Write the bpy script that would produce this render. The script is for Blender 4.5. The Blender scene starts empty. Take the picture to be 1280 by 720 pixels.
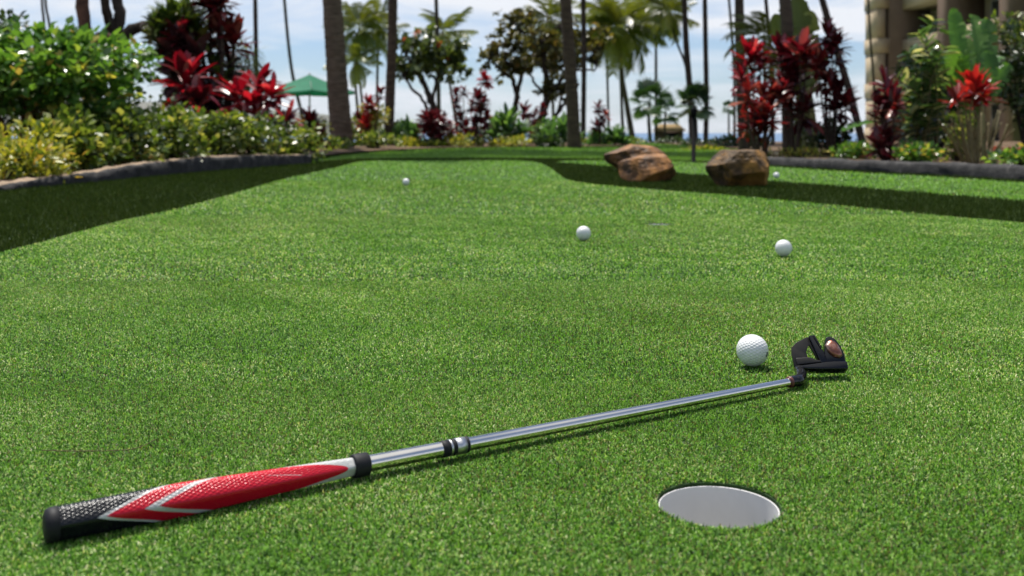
import bpy, bmesh, math, random
import numpy as np
from mathutils import Vector, Matrix
from mathutils.geometry import delaunay_2d_cdt

rng = np.random.default_rng(11)
random.seed(11)
PI = math.pi
HAZE = 0.000028
F, HZ, CAMH = 1227.0, 166.0, 0.327          # focal length and horizon in photo pixels, camera height in metres

sc = bpy.context.scene
COL = sc.collection


def W(px, py, Y):
    return Vector(((px - 640) * Y / F, Y, CAMH - (py - HZ) * Y / F))


def G(px, py):
    Y = F * CAMH / (py - HZ)
    return ((px - 640) * Y / F, Y)


# ------------------------------------------------------------------ object helpers
def link(o, parent=None):
    COL.objects.link(o)
    if parent is not None:
        o.parent = parent
    return o


def tag(o, label, cat, group=None):
    o['label'] = label
    o['category'] = cat
    if group:
        o['group'] = group
    return o


def thing(name, label, cat, loc=(0, 0, 0), group=None):
    o = bpy.data.objects.new(name, None)
    o.location = loc
    o.empty_display_size = 0.1
    link(o)
    return tag(o, label, cat, group)


def mk(name, V, faces, mat, parent=None, smooth=True, rnd=None, uv=None, origin=None):
    """one mesh object from numpy arrays; V in world space"""
    V = np.asarray(V, dtype=np.float32).reshape(-1, 3)
    off = np.zeros(3, dtype=np.float32)
    if parent is not None:
        p = parent
        while p is not None:
            off += np.array(p.location, dtype=np.float32)
            p = p.parent
    elif origin is not None:
        off = np.array(origin, dtype=np.float32)
    V = V - off
    me = bpy.data.meshes.new(name)
    me.vertices.add(len(V))
    me.vertices.foreach_set('co', V.ravel())
    li, ls, n = [], [], 0
    for f in faces:
        f = np.asarray(f, dtype=np.int32)
        if f.size == 0:
            continue
        k = f.shape[1]
        li.append(f.ravel())
        ls.append(n + np.arange(len(f), dtype=np.int32) * k)
        n += f.size
    li = np.concatenate(li)
    ls = np.concatenate(ls)
    me.loops.add(len(li))
    me.loops.foreach_set('vertex_index', li)
    me.polygons.add(len(ls))
    me.polygons.foreach_set('loop_start', ls)
    if smooth:
        me.polygons.foreach_set('use_smooth', np.ones(len(ls), dtype=bool))
    me.update(calc_edges=True)
    if rnd is not None:
        a = me.attributes.new('rnd', 'FLOAT', 'POINT')
        a.data.foreach_set('value', np.asarray(rnd, dtype=np.float32))
    if uv is not None:
        a = me.attributes.new('tp', 'FLOAT_VECTOR', 'POINT')
        u3 = np.zeros((len(V), 3), dtype=np.float32)
        u3[:, :2] = uv
        a.data.foreach_set('vector', u3.ravel())
    me.validate()
    for m in (mat if isinstance(mat, (list, tuple)) else [mat]):
        me.materials.append(m)
    o = bpy.data.objects.new(name, me)
    if parent is None and origin is not None:
        o.location = origin
    return link(o, parent)


class MB:
    """collects shapes for one mesh"""
    def __init__(self):
        self.V, self.F3, self.F4, self.R, self.n = [], [], [], [], 0

    def add(self, V, F3=None, F4=None, r=None):
        V = np.asarray(V, dtype=np.float32).reshape(-1, 3)
        if F3 is not None and len(F3):
            self.F3.append(np.asarray(F3, dtype=np.int32) + self.n)
        if F4 is not None and len(F4):
            self.F4.append(np.asarray(F4, dtype=np.int32) + self.n)
        self.V.append(V)
        self.R.append(np.full(len(V), 0.5) if r is None else np.broadcast_to(np.asarray(r, dtype=np.float32), (len(V),)))
        self.n += len(V)

    def tube(self, pts, rad, seg=8, rings=0.0, cap=True, r=None):
        P = np.array([tuple(p) for p in pts], dtype=float)
        n = len(P)
        rad = np.broadcast_to(np.asarray(rad, dtype=float), (n,)).copy()
        if rings:
            rad = rad * (1 + rings * rng.uniform(-1, 1, n))
        T = np.gradient(P, axis=0)
        T /= np.linalg.norm(T, axis=1, keepdims=True) + 1e-12
        ref = np.array([0.0, 1.0, 0.0]) if abs(T[0][1]) < 0.9 else np.array([1.0, 0, 0])
        A = np.cross(T, ref)
        A /= np.linalg.norm(A, axis=1, keepdims=True) + 1e-12
        B = np.cross(T, A)
        th = np.linspace(0, 2 * PI, seg, endpoint=False)
        V = (P[:, None, :] + rad[:, None, None] * (np.cos(th)[None, :, None] * A[:, None, :] + np.sin(th)[None, :, None] * B[:, None, :])).reshape(-1, 3)
        i = np.arange(n - 1)[:, None] * seg
        j = np.arange(seg)[None, :]
        jn = (j + 1) % seg
        F4 = np.stack([i + j, i + jn, i + seg + jn, i + seg + j], axis=-1).reshape(-1, 4)
        F3 = []
        if cap:
            V = np.vstack([V, P[0], P[-1]])
            c0, c1 = n * seg, n * seg + 1
            for k in range(seg):
                F3.append((c0, (k + 1) % seg, k))
                F3.append((c1, (n - 1) * seg + k, (n - 1) * seg + (k + 1) % seg))
        self.add(V, F3, F4, r)

    def box(self, lo, hi):
        x0, y0, z0 = lo
        x1, y1, z1 = hi
        V = [(x0, y0, z0), (x1, y0, z0), (x1, y1, z0), (x0, y1, z0), (x0, y0, z1), (x1, y0, z1), (x1, y1, z1), (x0, y1, z1)]
        self.add(V, None, [(0, 3, 2, 1), (4, 5, 6, 7), (0, 1, 5, 4), (1, 2, 6, 5), (2, 3, 7, 6), (3, 0, 4, 7)])

    def inst(self, tmpl, pos, y, up, scale, r):
        """leaf template copied to pos with its long axis along y"""
        TV, T3, T4 = tmpl
        pos = np.asarray(pos, dtype=np.float32)
        n, k = len(pos), len(TV)
        y = y / (np.linalg.norm(y, axis=1, keepdims=True) + 1e-9)
        x = np.cross(y, up)
        x /= np.linalg.norm(x, axis=1, keepdims=True) + 1e-9
        z = np.cross(x, y)
        s = np.asarray(scale, dtype=np.float32)
        if s.ndim == 1:
            s = np.stack([s, s, s], axis=1)
        V = (pos[:, None, :] + TV[None, :, 0:1] * (x * s[:, 0:1])[:, None, :] + TV[None, :, 1:2] * (y * s[:, 1:2])[:, None, :]
             + TV[None, :, 2:3] * (z * s[:, 2:3])[:, None, :]).reshape(-1, 3)
        base = (np.arange(n) * k)[:, None, None]
        F3 = (T3[None] + base).reshape(-1, 3) if len(T3) else None
        F4 = (T4[None] + base).reshape(-1, 4) if len(T4) else None
        self.add(V, F3, F4, np.repeat(np.asarray(r, dtype=np.float32), k))

    def build(self, name, mat, parent=None, smooth=True, origin=None):
        fs = []
        if self.F3:
            fs.append(np.concatenate(self.F3))
        if self.F4:
            fs.append(np.concatenate(self.F4))
        return mk(name, np.concatenate(self.V), fs, mat, parent, smooth, np.concatenate(self.R), origin=origin)


# ------------------------------------------------------------------ materials
def newmat(name):
    m = bpy.data.materials.new(name)
    m.use_nodes = True
    nt = m.node_tree
    nt.nodes.clear()
    out = nt.nodes.new('ShaderNodeOutputMaterial')
    return m, nt, out


def N(nt, kind, **kw):
    n = nt.nodes.new(kind)
    for k, v in kw.items():
        if k in n.inputs.keys():
            n.inputs[k].default_value = v
        else:
            setattr(n, k, v)
    return n


def ramp(nt, stops, src=None, interp='LINEAR'):
    r = nt.nodes.new('ShaderNodeValToRGB')
    cr = r.color_ramp
    cr.interpolation = interp
    while len(cr.elements) < len(stops):
        cr.elements.new(0.5)
    for e, (p, c) in zip(cr.elements, stops):
        e.position = p
        e.color = (*c, 1) if len(c) == 3 else c
    if src is not None:
        nt.links.new(src, r.inputs[0])
    return r


def leaf_mat(name, stops, rough=0.4, trans=0.35, spec=0.5, tint=(1.25, 1.2, 0.55), interp='LINEAR'):
    m, nt, out = newmat(name)
    at = N(nt, 'ShaderNodeAttribute', attribute_name='rnd')
    r = ramp(nt, stops, at.outputs['Fac'], interp)
    p = N(nt, 'ShaderNodeBsdfPrincipled', Roughness=rough)
    p.inputs['Specular IOR Level'].default_value = spec
    nt.links.new(r.outputs[0], p.inputs['Base Color'])
    mul = N(nt, 'ShaderNodeMix', data_type='RGBA', blend_type='MULTIPLY')
    mul.inputs[0].default_value = 1.0
    nt.links.new(r.outputs[0], mul.inputs[6])
    mul.inputs[7].default_value = (*tint, 1)
    t = N(nt, 'ShaderNodeBsdfTranslucent')
    nt.links.new(mul.outputs[2], t.inputs['Color'])
    mix = N(nt, 'ShaderNodeMixShader')
    mix.inputs[0].default_value = trans
    nt.links.new(p.outputs[0], mix.inputs[1])
    nt.links.new(t.outputs[0], mix.inputs[2])
    nt.links.new(mix.outputs[0], out.inputs[0])
    return m


def noise_mat(name, stops, scale=8.0, detail=6.0, rough=0.8, bump=0.4, bdist=0.01, bscale=None, metallic=0.0, stretch=None, spec=0.3, rgh=0.6):
    m, nt, out = newmat(name)
    tc = N(nt, 'ShaderNodeTexCoord')
    mp = N(nt, 'ShaderNodeMapping')
    if stretch:
        mp.inputs['Scale'].default_value = stretch
    nt.links.new(tc.outputs['Object'], mp.inputs[0])
    n = N(nt, 'ShaderNodeTexNoise', Scale=scale, Detail=detail, Roughness=rgh)
    nt.links.new(mp.outputs[0], n.inputs['Vector'])
    r = ramp(nt, stops, n.outputs['Fac'])
    p = N(nt, 'ShaderNodeBsdfPrincipled', Roughness=rough, Metallic=metallic)
    p.inputs['Specular IOR Level'].default_value = spec
    nt.links.new(r.outputs[0], p.inputs['Base Color'])
    if bump:
        n2 = N(nt, 'ShaderNodeTexNoise', Scale=bscale or scale * 3, Detail=8.0, Roughness=0.65)
        nt.links.new(mp.outputs[0], n2.inputs['Vector'])
        b = N(nt, 'ShaderNodeBump', Strength=bump, Distance=bdist)
        nt.links.new(n2.outputs['Fac'], b.inputs['Height'])
        nt.links.new(b.outputs[0], p.inputs['Normal'])
    nt.links.new(p.outputs[0], out.inputs[0])
    return m


def plain(name, col, rough=0.5, metallic=0.0, spec=0.5, coat=0.0, vary=0.12, vscale=40.0):
    """a paint or metal with a faint uneven tone and roughness"""
    m, nt, out = newmat(name)
    tc = N(nt, 'ShaderNodeTexCoord')
    n = N(nt, 'ShaderNodeTexNoise', Scale=vscale, Detail=4.0)
    nt.links.new(tc.outputs['Object'], n.inputs['Vector'])
    lo = tuple(c * (1 - vary) for c in col)
    hi = tuple(min(1, c * (1 + vary)) for c in col)
    r = ramp(nt, [(0.3, lo), (0.7, hi)], n.outputs['Fac'])
    p = N(nt, 'ShaderNodeBsdfPrincipled', Roughness=rough, Metallic=metallic)
    p.inputs['Specular IOR Level'].default_value = spec
    p.inputs['Coat Weight'].default_value = coat
    mr = N(nt, 'ShaderNodeMapRange')
    mr.inputs['To Min'].default_value = rough * 0.8
    mr.inputs['To Max'].default_value = min(1, rough * 1.25)
    nt.links.new(n.outputs['Fac'], mr.inputs[0])
    nt.links.new(mr.outputs[0], p.inputs['Roughness'])
    nt.links.new(r.outputs[0], p.inputs['Base Color'])
    nt.links.new(p.outputs[0], out.inputs[0])
    return m


M = {}
STRAW, BROWN = (0.40, 0.33, 0.15), (0.14, 0.085, 0.04)
M['green'] = leaf_mat('putting_turf', [(0.0, BROWN), (0.05, (0.26, 0.20, 0.10)), (0.07, (0.010, 0.032, 0.005)), (0.36, (0.055, 0.152, 0.022)),
                                       (0.70, (0.175, 0.385, 0.048)), (0.90, (0.315, 0.535, 0.105)), (0.95, (0.62, 0.66, 0.30)), (1.0, (0.85, 0.84, 0.52))], rough=0.40, trans=0.34, spec=0.22, tint=(1.22, 1.3, 0.5))  # palest stops paint the turf's sparkle into a few blades
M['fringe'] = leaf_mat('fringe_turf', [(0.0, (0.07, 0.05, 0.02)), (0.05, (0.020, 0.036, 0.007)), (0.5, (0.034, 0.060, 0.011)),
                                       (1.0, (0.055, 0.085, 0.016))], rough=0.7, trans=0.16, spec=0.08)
M['lawn'] = leaf_mat('lawn_grass', [(0.0, (0.09, 0.18, 0.03)), (0.5, (0.155, 0.29, 0.05)), (1.0, (0.22, 0.37, 0.075))], rough=0.5, trans=0.3)
M['green_base'] = noise_mat('turf_backing', [(0.3, (0.014, 0.035, 0.008)), (0.7, (0.035, 0.08, 0.018))], scale=60, rough=0.9, bump=0.6, bdist=0.003, bscale=700)
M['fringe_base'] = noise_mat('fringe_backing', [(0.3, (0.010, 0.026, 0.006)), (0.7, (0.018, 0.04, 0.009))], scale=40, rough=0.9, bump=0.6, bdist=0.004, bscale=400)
M['lawn_base'] = noise_mat('lawn_ground', [(0.3, (0.085, 0.175, 0.032)), (0.7, (0.13, 0.25, 0.045))], scale=3, rough=0.9, bump=0.5, bdist=0.01, bscale=120)
M['soil'] = noise_mat('bed_soil', [(0.25, (0.045, 0.028, 0.016)), (0.55, (0.12, 0.075, 0.04)), (0.8, (0.26, 0.17, 0.09))], scale=22, rough=0.95, bump=0.8, bdist=0.02, bscale=90)
M['kerb'] = noise_mat('lava_kerb', [(0.3, (0.012, 0.012, 0.013)), (0.58, (0.042, 0.040, 0.040)), (0.8, (0.13, 0.12, 0.11))], scale=14, rough=0.85, bump=0.8, bdist=0.012, bscale=60)
M['kerb_sunlit_top'] = noise_mat('kerb_sunlit_top', [(0.3, (0.16, 0.11, 0.07)), (0.7, (0.34, 0.25, 0.17))], scale=18, rough=0.9, bump=0.5, bdist=0.008)  # lighter tan puts sunlight into the colour of the kerb top
M['rock'] = noise_mat('brown_rock', [(0.36, (0.018, 0.012, 0.007)), (0.48, (0.09, 0.052, 0.020)), (0.58, (0.31, 0.155, 0.036)), (0.72, (0.38, 0.22, 0.066))], scale=5.5, detail=9, rough=0.62, bump=0.9, bdist=0.014, bscale=22, spec=0.2, rgh=0.68)
M['rock_orange'] = noise_mat('orange_rock', [(0.36, (0.020, 0.013, 0.008)), (0.47, (0.15, 0.070, 0.024)), (0.60, (0.37, 0.165, 0.043)), (0.75, (0.44, 0.235, 0.08))], scale=4.5, detail=9, rough=0.55, bump=0.8, bdist=0.012, bscale=20, spec=0.25, rgh=0.66)
M['bark_palm'] = noise_mat('palm_bark', [(0.3, (0.030, 0.020, 0.014)), (0.7, (0.10, 0.068, 0.048))], scale=5, rough=0.9, bump=0.7, bdist=0.02, stretch=(1, 1, 5))
M['bark_pale'] = noise_mat('pale_palm_bark', [(0.3, (0.05, 0.036, 0.026)), (0.7, (0.155, 0.115, 0.082))], scale=5, rough=0.9, bump=0.7, bdist=0.02, stretch=(1, 1, 5))
M['bark_dark'] = noise_mat('dark_bark', [(0.3, (0.018, 0.013, 0.010)), (0.7, (0.06, 0.042, 0.032))], scale=6, rough=0.9, bump=0.8, bdist=0.02, stretch=(1, 1, 2))
M['bark_red'] = noise_mat('reddish_bark', [(0.3, (0.05, 0.026, 0.018)), (0.7, (0.15, 0.075, 0.05))], scale=6, rough=0.9, bump=0.8, bdist=0.02, stretch=(1, 1, 2))
M['cane'] = noise_mat('plant_cane', [(0.3, (0.09, 0.075, 0.03)), (0.7, (0.20, 0.17, 0.075))], scale=20, rough=0.7, bump=0.3, stretch=(1, 1, 4))
M['cane_dark'] = noise_mat('dark_cane', [(0.3, (0.03, 0.018, 0.014)), (0.7, (0.08, 0.05, 0.035))], scale=20, rough=0.8, bump=0.3, stretch=(1, 1, 4))
M['pseudo'] = noise_mat('banana_stem', [(0.3, (0.10, 0.105, 0.03)), (0.7, (0.26, 0.24, 0.085))], scale=12, rough=0.6, bump=0.3, stretch=(3, 3, 0.6))
# foliage
M['f_palm'] = leaf_mat('palm_fronds', [(0, (0.06, 0.075, 0.014)), (0.4, (0.11, 0.14, 0.026)), (0.8, (0.23, 0.23, 0.045)), (1, (0.34, 0.26, 0.08))], rough=0.35, trans=0.5, tint=(1.4, 1.25, 0.5))
M['f_fan'] = leaf_mat('fan_palm_leaves', [(0, (0.02, 0.05, 0.018)), (0.6, (0.04, 0.09, 0.03)), (1, (0.09, 0.15, 0.05))], rough=0.4, trans=0.25)
M['f_bush'] = leaf_mat('broad_leaves', [(0, (0.03, 0.085, 0.016)), (0.45, (0.07, 0.17, 0.03)), (0.82, (0.14, 0.27, 0.05)), (0.955, (0.26, 0.36, 0.07)), (0.98, (0.50, 0.46, 0.10)), (1, (0.40, 0.30, 0.08))], rough=0.28, trans=0.46, spec=0.48)
M['f_croton'] = leaf_mat('yellow_croton', [(0, (0.05, 0.09, 0.015)), (0.3, (0.12, 0.18, 0.025)), (0.6, (0.32, 0.34, 0.04)), (0.93, (0.52, 0.50, 0.08)), (1, (0.46, 0.32, 0.07))], rough=0.4, trans=0.34, spec=0.35, tint=(1.2, 1.1, 0.5))
M['f_hedge'] = leaf_mat('olive_hedge', [(0, (0.026, 0.052, 0.012)), (0.5, (0.085, 0.14, 0.026)), (0.85, (0.20, 0.25, 0.045)), (1, (0.42, 0.40, 0.13))], rough=0.34, trans=0.42, spec=0.42)
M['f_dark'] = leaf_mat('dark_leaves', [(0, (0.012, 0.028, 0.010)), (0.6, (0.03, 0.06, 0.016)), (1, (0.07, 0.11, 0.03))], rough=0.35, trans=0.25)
M['f_olive'] = leaf_mat('olive_tree_leaves', [(0, (0.034, 0.036, 0.012)), (0.5, (0.075, 0.078, 0.022)), (0.9, (0.15, 0.145, 0.036)), (1, (0.20, 0.14, 0.05))], rough=0.35, trans=0.42, tint=(1.3, 1.15, 0.5))
M['f_plum'] = leaf_mat('plumeria_leaves', [(0, (0.03, 0.05, 0.016)), (0.5, (0.07, 0.11, 0.028)), (1, (0.16, 0.20, 0.05))], rough=0.3, trans=0.45)
M['f_bluegreen'] = leaf_mat('blue_green_leaves', [(0, (0.04, 0.10, 0.035)), (0.6, (0.085, 0.19, 0.06)), (1, (0.18, 0.32, 0.09))], rough=0.35, trans=0.4)
M['f_banana'] = leaf_mat('banana_leaves', [(0, (0.045, 0.12, 0.022)), (0.6, (0.085, 0.21, 0.035)), (1, (0.17, 0.31, 0.055))], rough=0.3, trans=0.52)
M['f_banana_dark'] = leaf_mat('dark_banana_leaves', [(0, (0.08, 0.10, 0.02)), (0.6, (0.15, 0.19, 0.035)), (1, (0.26, 0.30, 0.07))], rough=0.4, trans=0.5)
M['f_ginger'] = leaf_mat('ginger_leaves', [(0, (0.03, 0.075, 0.026)), (0.5, (0.075, 0.15, 0.05)), (0.8, (0.14, 0.23, 0.08)), (0.87, (0.45, 0.46, 0.24)), (1, (0.66, 0.64, 0.42))], rough=0.22, trans=0.45, spec=0.65)  # palest stops are highlights painted as leaf colour
M['f_red'] = leaf_mat('red_ti_leaves', [(0, (0.06, 0.005, 0.011)), (0.45, (0.18, 0.008, 0.020)), (0.85, (0.34, 0.018, 0.034)), (1, (0.48, 0.15, 0.12))], rough=0.32, trans=0.38, tint=(1.7, 0.5, 0.6))
M['f_scarlet'] = leaf_mat('scarlet_ti_leaves', [(0, (0.12, 0.006, 0.010)), (0.5, (0.36, 0.02, 0.022)), (0.85, (0.50, 0.06, 0.045)), (1, (0.58, 0.28, 0.10))], rough=0.32, trans=0.38, tint=(1.5, 0.6, 0.5))
M['f_maroon'] = leaf_mat('maroon_ti_leaves', [(0, (0.022, 0.005, 0.008)), (0.55, (0.07, 0.008, 0.014)), (0.9, (0.16, 0.016, 0.026)), (1, (0.30, 0.10, 0.08))], rough=0.32, trans=0.3, tint=(1.7, 0.5, 0.6))
M['f_black'] = leaf_mat('blackish_ti_leaves', [(0, (0.012, 0.006, 0.007)), (0.6, (0.03, 0.010, 0.012)), (1, (0.08, 0.03, 0.03))], rough=0.4, trans=0.15, tint=(1.4, .6, .6))
M['f_rust'] = leaf_mat('rusty_ti_leaves', [(0, (0.035, 0.006, 0.008)), (0.5, (0.12, 0.011, 0.014)), (0.85, (0.25, 0.03, 0.025)), (1, (0.42, 0.21, 0.14))], rough=0.32, trans=0.35, tint=(1.6, 0.55, 0.5))
M['flower'] = leaf_mat('orange_flowers', [(0, (0.5, 0.08, 0.03)), (1, (0.65, 0.16, 0.07))], rough=0.5, trans=0.3)


# ------------------------------------------------------------------ camera, light, sky
cam = bpy.data.cameras.new('camera')
cam.sensor_width = 36.0
cam.lens = F / 1280 * 36
cam.shift_y = -(360 - HZ) / 1280
cam.clip_start = 0.02
cam.clip_end = 60000
cam.dof.use_dof = True
cam.dof.focus_distance = 1.28
cam.dof.aperture_fstop = 7.2
cam.dof.aperture_blades = 9
co = bpy.data.objects.new('camera', cam)
co.location = (0, 0, CAMH)
co.rotation_euler = (PI / 2, 0, 0)
link(co)
sc.camera = co

SUN_EL, SUN_AZ = math.radians(66), math.atan2(-0.40, 1.0)       # azimuth from +Y towards +X
sdir = Vector((math.sin(SUN_AZ) * math.cos(SUN_EL), math.cos(SUN_AZ) * math.cos(SUN_EL), math.sin(SUN_EL)))
sl = bpy.data.lights.new('sun', 'SUN')
sl.energy = 5.0
sl.angle = math.radians(0.5)
sl.color = (1.0, 0.955, 0.88)
so = bpy.data.objects.new('sun', sl)
so.rotation_euler = sdir.to_track_quat('Z', 'Y').to_euler()
so.location = (0, 0, 30)
link(so)

wd = bpy.data.worlds.new('World')
sc.world = wd
wd.use_nodes = True
nt = wd.node_tree
nt.nodes.clear()
wo = nt.nodes.new('ShaderNodeOutputWorld')
bg = nt.nodes.new('ShaderNodeBackground')
bg.inputs['Strength'].default_value = 0.075
sky = nt.nodes.new('ShaderNodeTexSky')
sky.sky_type = 'NISHITA'
sky.sun_disc = False
sky.sun_elevation = SUN_EL
sky.sun_rotation = SUN_AZ
sky.air_density = 1.0
sky.dust_density = 0.4
sky.ozone_density = 1.4
tc = nt.nodes.new('ShaderNodeTexCoord')
mp = nt.nodes.new('ShaderNodeMapping')
mp.inputs['Scale'].default_value = (2.2, 2.2, 15.0)
mp.inputs['Location'].default_value = (1.3, 0.2, 0.9)
nt.links.new(tc.outputs['Generated'], mp.inputs[0])
cn = N(nt, 'ShaderNodeTexNoise', Scale=1.5, Detail=7.0, Roughness=0.56, Distortion=0.35)
nt.links.new(mp.outputs[0], cn.inputs['Vector'])
cr = ramp(nt, [(0.40, (0.06,) * 3), (0.49, (0.55,) * 3), (0.58, (1, 1, 1))], cn.outputs['Fac'])
sx = nt.nodes.new('ShaderNodeSeparateXYZ')
nt.links.new(tc.outputs['Generated'], sx.inputs[0])
el = N(nt, 'ShaderNodeMapRange')
el.inputs['From Min'].default_value = 0.16
el.inputs['From Max'].default_value = 0.50
el.inputs['To Min'].default_value = 1.0
el.inputs['To Max'].default_value = 0.20
nt.links.new(sx.outputs['Z'], el.inputs[0])
mm = N(nt, 'ShaderNodeMath', operation='MULTIPLY')
nt.links.new(cr.outputs[0], mm.inputs[0])
zn = N(nt, 'ShaderNodeMapRange')  # unseen bright cloud overhead, added so the chrome shaft reflects white
zn.inputs['From Min'].default_value = 0.66
zn.inputs['From Max'].default_value = 0.86
zn.inputs['To Min'].default_value = 0.0
zn.inputs['To Max'].default_value = 1.0
nt.links.new(sx.outputs['Z'], zn.inputs[0])
nt.links.new(el.outputs[0], mm.inputs[1])
mx = N(nt, 'ShaderNodeMath', operation='MAXIMUM')
nt.links.new(mm.outputs[0], mx.inputs[0])
nt.links.new(zn.outputs[0], mx.inputs[1])
cmix = N(nt, 'ShaderNodeMix', data_type='RGBA')
nt.links.new(mx.outputs[0], cmix.inputs[0])
tn = N(nt, 'ShaderNodeMix', data_type='RGBA', blend_type='MULTIPLY')
tn.inputs[0].default_value = 1.0
nt.links.new(sky.outputs[0], tn.inputs[6])
tn.inputs[7].default_value = (0.74, 0.90, 1.14, 1)
nt.links.new(tn.outputs[2], cmix.inputs[6])
cmix.inputs[7].default_value = (8.9, 9.2, 9.8, 1)
nt.links.new(cmix.outputs[2], bg.inputs['Color'])
nt.links.new(bg.outputs[0], wo.inputs[0])

sc.view_settings.view_transform = 'Standard'
sc.view_settings.look = 'None'
sc.view_settings.gamma = 1.0
sc.view_settings.exposure = 0.42
sc.view_settings.use_curve_mapping = False
sc.render.engine = 'CYCLES'
sc.cycles.use_denoising = True
sc.cycles.denoiser = 'OPENIMAGEDENOISE'
sc.cycles.max_bounces = 7
sc.cycles.transparent_max_bounces = 6
sc.cycles.caustics_reflective = False
sc.cycles.caustics_refractive = False
sc.cycles.sample_clamp_indirect = 6.0


# ------------------------------------------------------------------ ground sheets
def inpoly(P, poly):
    x, y = P[:, 0], P[:, 1]
    c = np.zeros(len(P), dtype=bool)
    n = len(poly)
    for i in range(n):
        x0, y0 = poly[i]
        x1, y1 = poly[(i + 1) % n]
        if y0 == y1:
            continue
        t = ((y0 > y) != (y1 > y)) & (x < (x1 - x0) * (y - y0) / (y1 - y0) + x0)
        c ^= t
    return c


def smooth_poly(p, n=4):
    """Catmull-Rom through the points of an open line"""
    p = [np.array(q, dtype=float) for q in p]
    out = []
    for i in range(len(p) - 1):
        a, b, c, d = p[max(i - 1, 0)], p[i], p[i + 1], p[min(i + 2, len(p) - 1)]
        for k in range(n):
            t = k / n
            out.append(0.5 * ((2 * b) + (c - a) * t + (2 * a - 5 * b + 4 * c - d) * t * t + (3 * b - a - 3 * c + d) * t ** 3))
    out.append(p[-1])
    return [tuple(q) for q in out]


def circle(c, r, n=48):
    return [(c[0] + r * math.cos(2 * PI * k / n), c[1] + r * math.sin(2 * PI * k / n)) for k in range(n)]


def sheet(name, poly, z, mat, holes=(), lip=0.0, parent=None, extra=(), zf=None):
    vs, es = [], []
    for loop in [poly] + list(holes):
        b = len(vs)
        vs += [Vector(q) for q in loop]
        es += [(b + i, b + (i + 1) % len(loop)) for i in range(len(loop))]
    vs += [Vector(q) for q in extra]
    V2, E, Fc, *_ = delaunay_2d_cdt(vs, es, [], 0, 1e-6)
    V2 = np.array([tuple(v) for v in V2])
    Fc = np.array([tuple(q) for q in Fc if len(q) == 3])
    cen = V2[Fc].mean(axis=1)
    keep = inpoly(cen, poly)
    for h in holes:
        keep &= ~inpoly(cen, h)
    Fc = Fc[keep]
    zz = np.full(len(V2), z, dtype=float) if zf is None else np.array([zf(x, y) for x, y in V2])
    V = np.column_stack([V2, zz])
    a, b, c = V[Fc[:, 0]], V[Fc[:, 1]], V[Fc[:, 2]]
    flip = np.cross(b - a, c - a)[:, 2] < 0
    Fc[flip] = Fc[flip][:, ::-1]
    F4 = np.zeros((0, 4), dtype=int)
    if lip:
        vv, ff = [V], []
        k = len(V)
        for loop in holes:
            L = np.array(loop)
            n = len(L)
            vv.append(np.column_stack([L, np.full(n, z)]))
            vv.append(np.column_stack([L, np.full(n, z - lip)]))
            ff += [(k + i, k + (i + 1) % n, k + n + (i + 1) % n, k + n + i) for i in range(n)]
            k += 2 * n
        V = np.vstack(vv)
        F4 = np.array(ff)
    o = mk(name, V, [Fc, F4], mat, parent, smooth=False)
    return o


CUP1, CUP2 = (0.1773, 0.843), (0.510, 3.42)
R1, R2 = 0.0519, 0.046
holes1 = [circle(CUP1, R1), circle(CUP2, R2, 32)]

left_edge = [(-1.3, -2.0), (-1.34, 0.5), (-1.36, 2.6), (-1.378, 2.99), (-1.41, 3.52), (-1.40, 4.18), (-1.46, 5.28), (-1.555, 6.58), (-1.60, 8.19), (-1.61, 9.1), (-1.67, 10.7), (-1.50, 11.25)]
right_edge = [(0.05, 11.25), (0.26, 10.56), (0.34, 9.1), (0.36, 7.43), (0.41, 6.37), (0.69, 5.65), (1.035, 5.08), (1.30, 4.56), (1.50, 4.09), (1.664, 3.71), (1.80, 3.46), (2.1, 2.6), (2.4, 1.5), (2.6, -2.0)]
green1 = smooth_poly(left_edge) + smooth_poly(right_edge)
low2 = [(0.45, 10.35), (0.78, 9.55), (1.30, 7.57), (1.46, 7.16), (1.66, 6.37), (1.90, 5.81), (2.12, 5.2), (2.35, 4.5), (2.7, 3.5), (3.2, 2.0), (3.5, -2.0)]
up2 = [(5.0, -2.0), (4.4, 3.0), (3.75, 5.0), (3.27, 6.2), (3.10, 6.98), (2.76, 7.87), (2.42, 9.2), (2.1, 10.0), (1.85, 10.84), (0.93, 11.3), (0.55, 11.0)]
green2 = smooth_poly(low2) + smooth_poly(up2)
kerbL = smooth_poly([(-3.3, 1.0), (-3.05, 2.6), (-2.85, 4.2), (-2.74, 5.21), (-2.72, 5.65), (-2.62, 6.37), (-2.58, 6.92), (-2.47, 7.79), (-2.3, 8.82), (-2.04, 10.03)], 3)
kerbR = smooth_poly([(2.46, 9.75), (2.62, 9.0), (2.90, 7.9), (3.24, 7.0), (3.44, 6.2), (3.95, 5.0), (4.6, 3.2), (5.2, 1.0)], 3)
# fringe: the darker longer turf on both sides of the greens
fringe = kerbL + [(-2.1, 10.9), (-1.85, 11.7), (-1.0, 12.0), (0.6, 12.0), (1.3, 11.75), (2.0, 10.9), (2.4, 10.3)] + kerbR + [(5.2, -2.0), (-3.3, -2.0)]


def land_z(x, y):
    if y < 33:
        return 0.0
    if y < 60:
        return -0.6 * (y - 33) / 27
    return -0.6 - 2.9 * min(1, (y - 60) / 16)


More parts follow.
